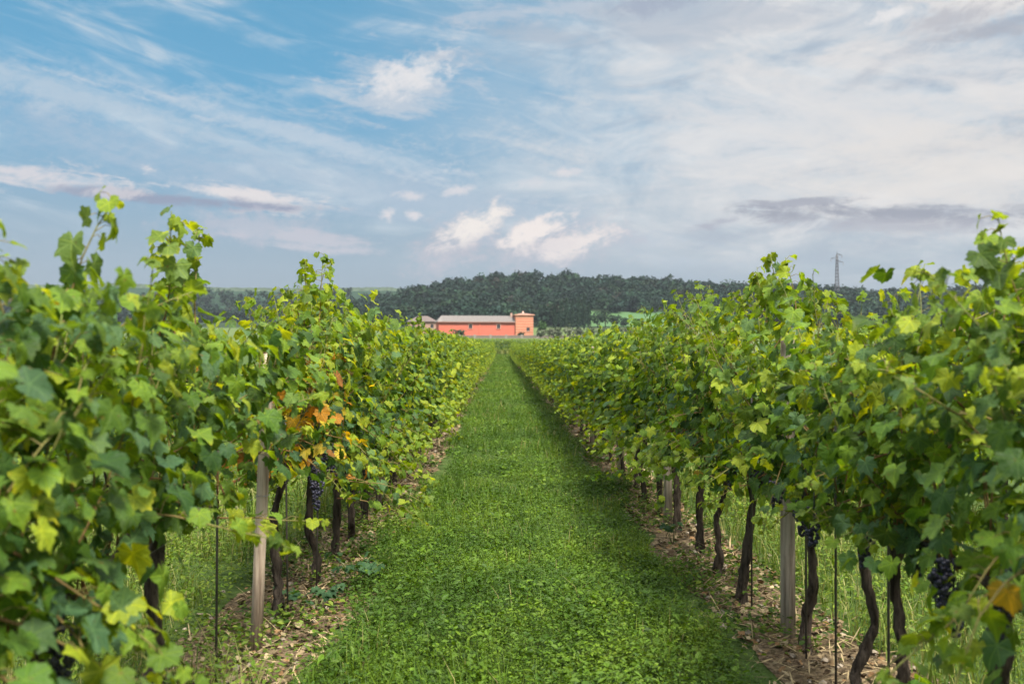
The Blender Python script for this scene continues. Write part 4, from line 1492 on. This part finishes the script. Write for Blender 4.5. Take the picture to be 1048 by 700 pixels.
# terraced rows on the far left hillside
ter = Geo()
for Z in np.arange(935, 1046, 13.0):
    pp = np.linspace(-150, 425, 240)
    x = (pp - 513) / F * Z
    h = hgt(x, np.full(240, Z))
    jit = frng.uniform(0.7, 1.2, 240)
    V = np.concatenate([np.stack([x, np.full(240, Z - .5), h - 0.3], -1), np.stack([x, np.full(240, Z), h + 1.9 * jit], -1), np.stack([x, np.full(240, Z + .9), h - 0.3], -1)])
    a = np.arange(239)
    ter.add(V, None, np.concatenate([np.stack([a, a + 1, a + 241, a + 240], -1), np.stack([a + 240, a + 241, a + 481, a + 480], -1)]), np.repeat(np.array([(0.085, 0.12, 0.085)]), 720, 0) * np.tile(frng.uniform(.7, 1.2, 240), 3)[:, None])
tag(ter.build('hillside_vineyard', M['crown'], None, False), 'terraced rows of vines drawing thin lines along the far left hilltop', 'vineyard', None, 'stuff')

# ---- the pylon ------------------------------------------------------------------------
ZP = 600.0
pxx = (858 - 513) / F * ZP
pz = float(hgt(pxx, ZP)) - 0.5
ptop = CAMH + (355 - 257) / F * ZP
H = ptop - pz
py = thing('electricity_pylon', (pxx, ZP, pz))
tag(py, 'grey lattice electricity pylon rising above the wooded hill', 'pylon')
GC_ = (0.075, 0.075, 0.085)
hw = lambda z: 1.35 - (1.35 - 0.32) * (z / H) ** 0.8
for sx_, sy in ((1, 1), (1, -1), (-1, 1), (-1, -1)):
    g = Geo()
    g.tube([(sx_ * hw(z), sy * hw(z), z) for z in np.linspace(0, H * 0.93, 8)], 0.17, 4, GC_)
    g.build('leg', M['metal'], py)
g = Geo()
zs = np.linspace(0, H * 0.93, 15)
for a, b_ in zip(zs[:-1], zs[1:]):
    for (c1, c2) in (((1, 1), (1, -1)), ((1, -1), (-1, -1)), ((-1, -1), (-1, 1)), ((-1, 1), (1, 1))):
        g.bar((c1[0] * hw(a), c1[1] * hw(a), a), (c2[0] * hw(b_), c2[1] * hw(b_), b_), 0.13, GC_)
        g.bar((c2[0] * hw(a), c2[1] * hw(a), a), (c1[0] * hw(b_), c1[1] * hw(b_), b_), 0.13, GC_)
g.build('lattice', M['metal'], py)
g = Geo()
g.tube([(0, 0, H * 0.93), (0, 0, H)], [0.3, 0.1], 6, GC_)
g.build('peak', M['metal'], py)
for (zz, L) in ((H - 2.2, 3.0), (H - 4.2, -3.6), (H - 6.4, 3.8)):
    g = Geo()
    w0 = 0.45 if L > 0 else -0.45
    for s_ in (-.4, .4):
        g.bar((w0, s_, zz), (L, 0, zz), 0.2, GC_)
        g.bar((w0, s_, zz + 0.9), (L, 0, zz), 0.2, GC_)
    arm = g.build('cross_arm', M['metal'], py)
    g = Geo()
    for k in range(6):
        g.tube([(L, 0, zz - 0.2 - k * 0.28), (L, 0, zz - 0.38 - k * 0.28)], [0.2, 0.12], 7, (0.22, 0.18, 0.16))
    g.tube([(L, 0, zz), (L, 0, zz - 1.9)], 0.06, 4, (0.2, 0.2, 0.2))
    g.build('insulator', M['metal'], arm)

# ================================================================== air
HAZE = 0.00012
hm, t = newmat('haze')
b = NB(t)
pv = b.n('ShaderNodeVolumePrincipled')
pv.inputs['Color'].default_value = (0.72, 0.82, 0.95, 1)
pv.inputs['Density'].default_value = HAZE
pv.inputs['Anisotropy'].default_value = 0.2
o_ = b.n('ShaderNodeOutputMaterial')
t.links.new(pv.outputs[0], o_.inputs['Volume'])
g = Geo()
zt = 125.0
g.box((0, 730, (zt - 3) / 2), (2700, 1560, zt + 3), (1, 1, 1))
hz_o = g.build('haze', hm, None, False)
tag(hz_o, 'thin bluish summer air between the vineyard and the hills', 'haze', None, 'stuff')
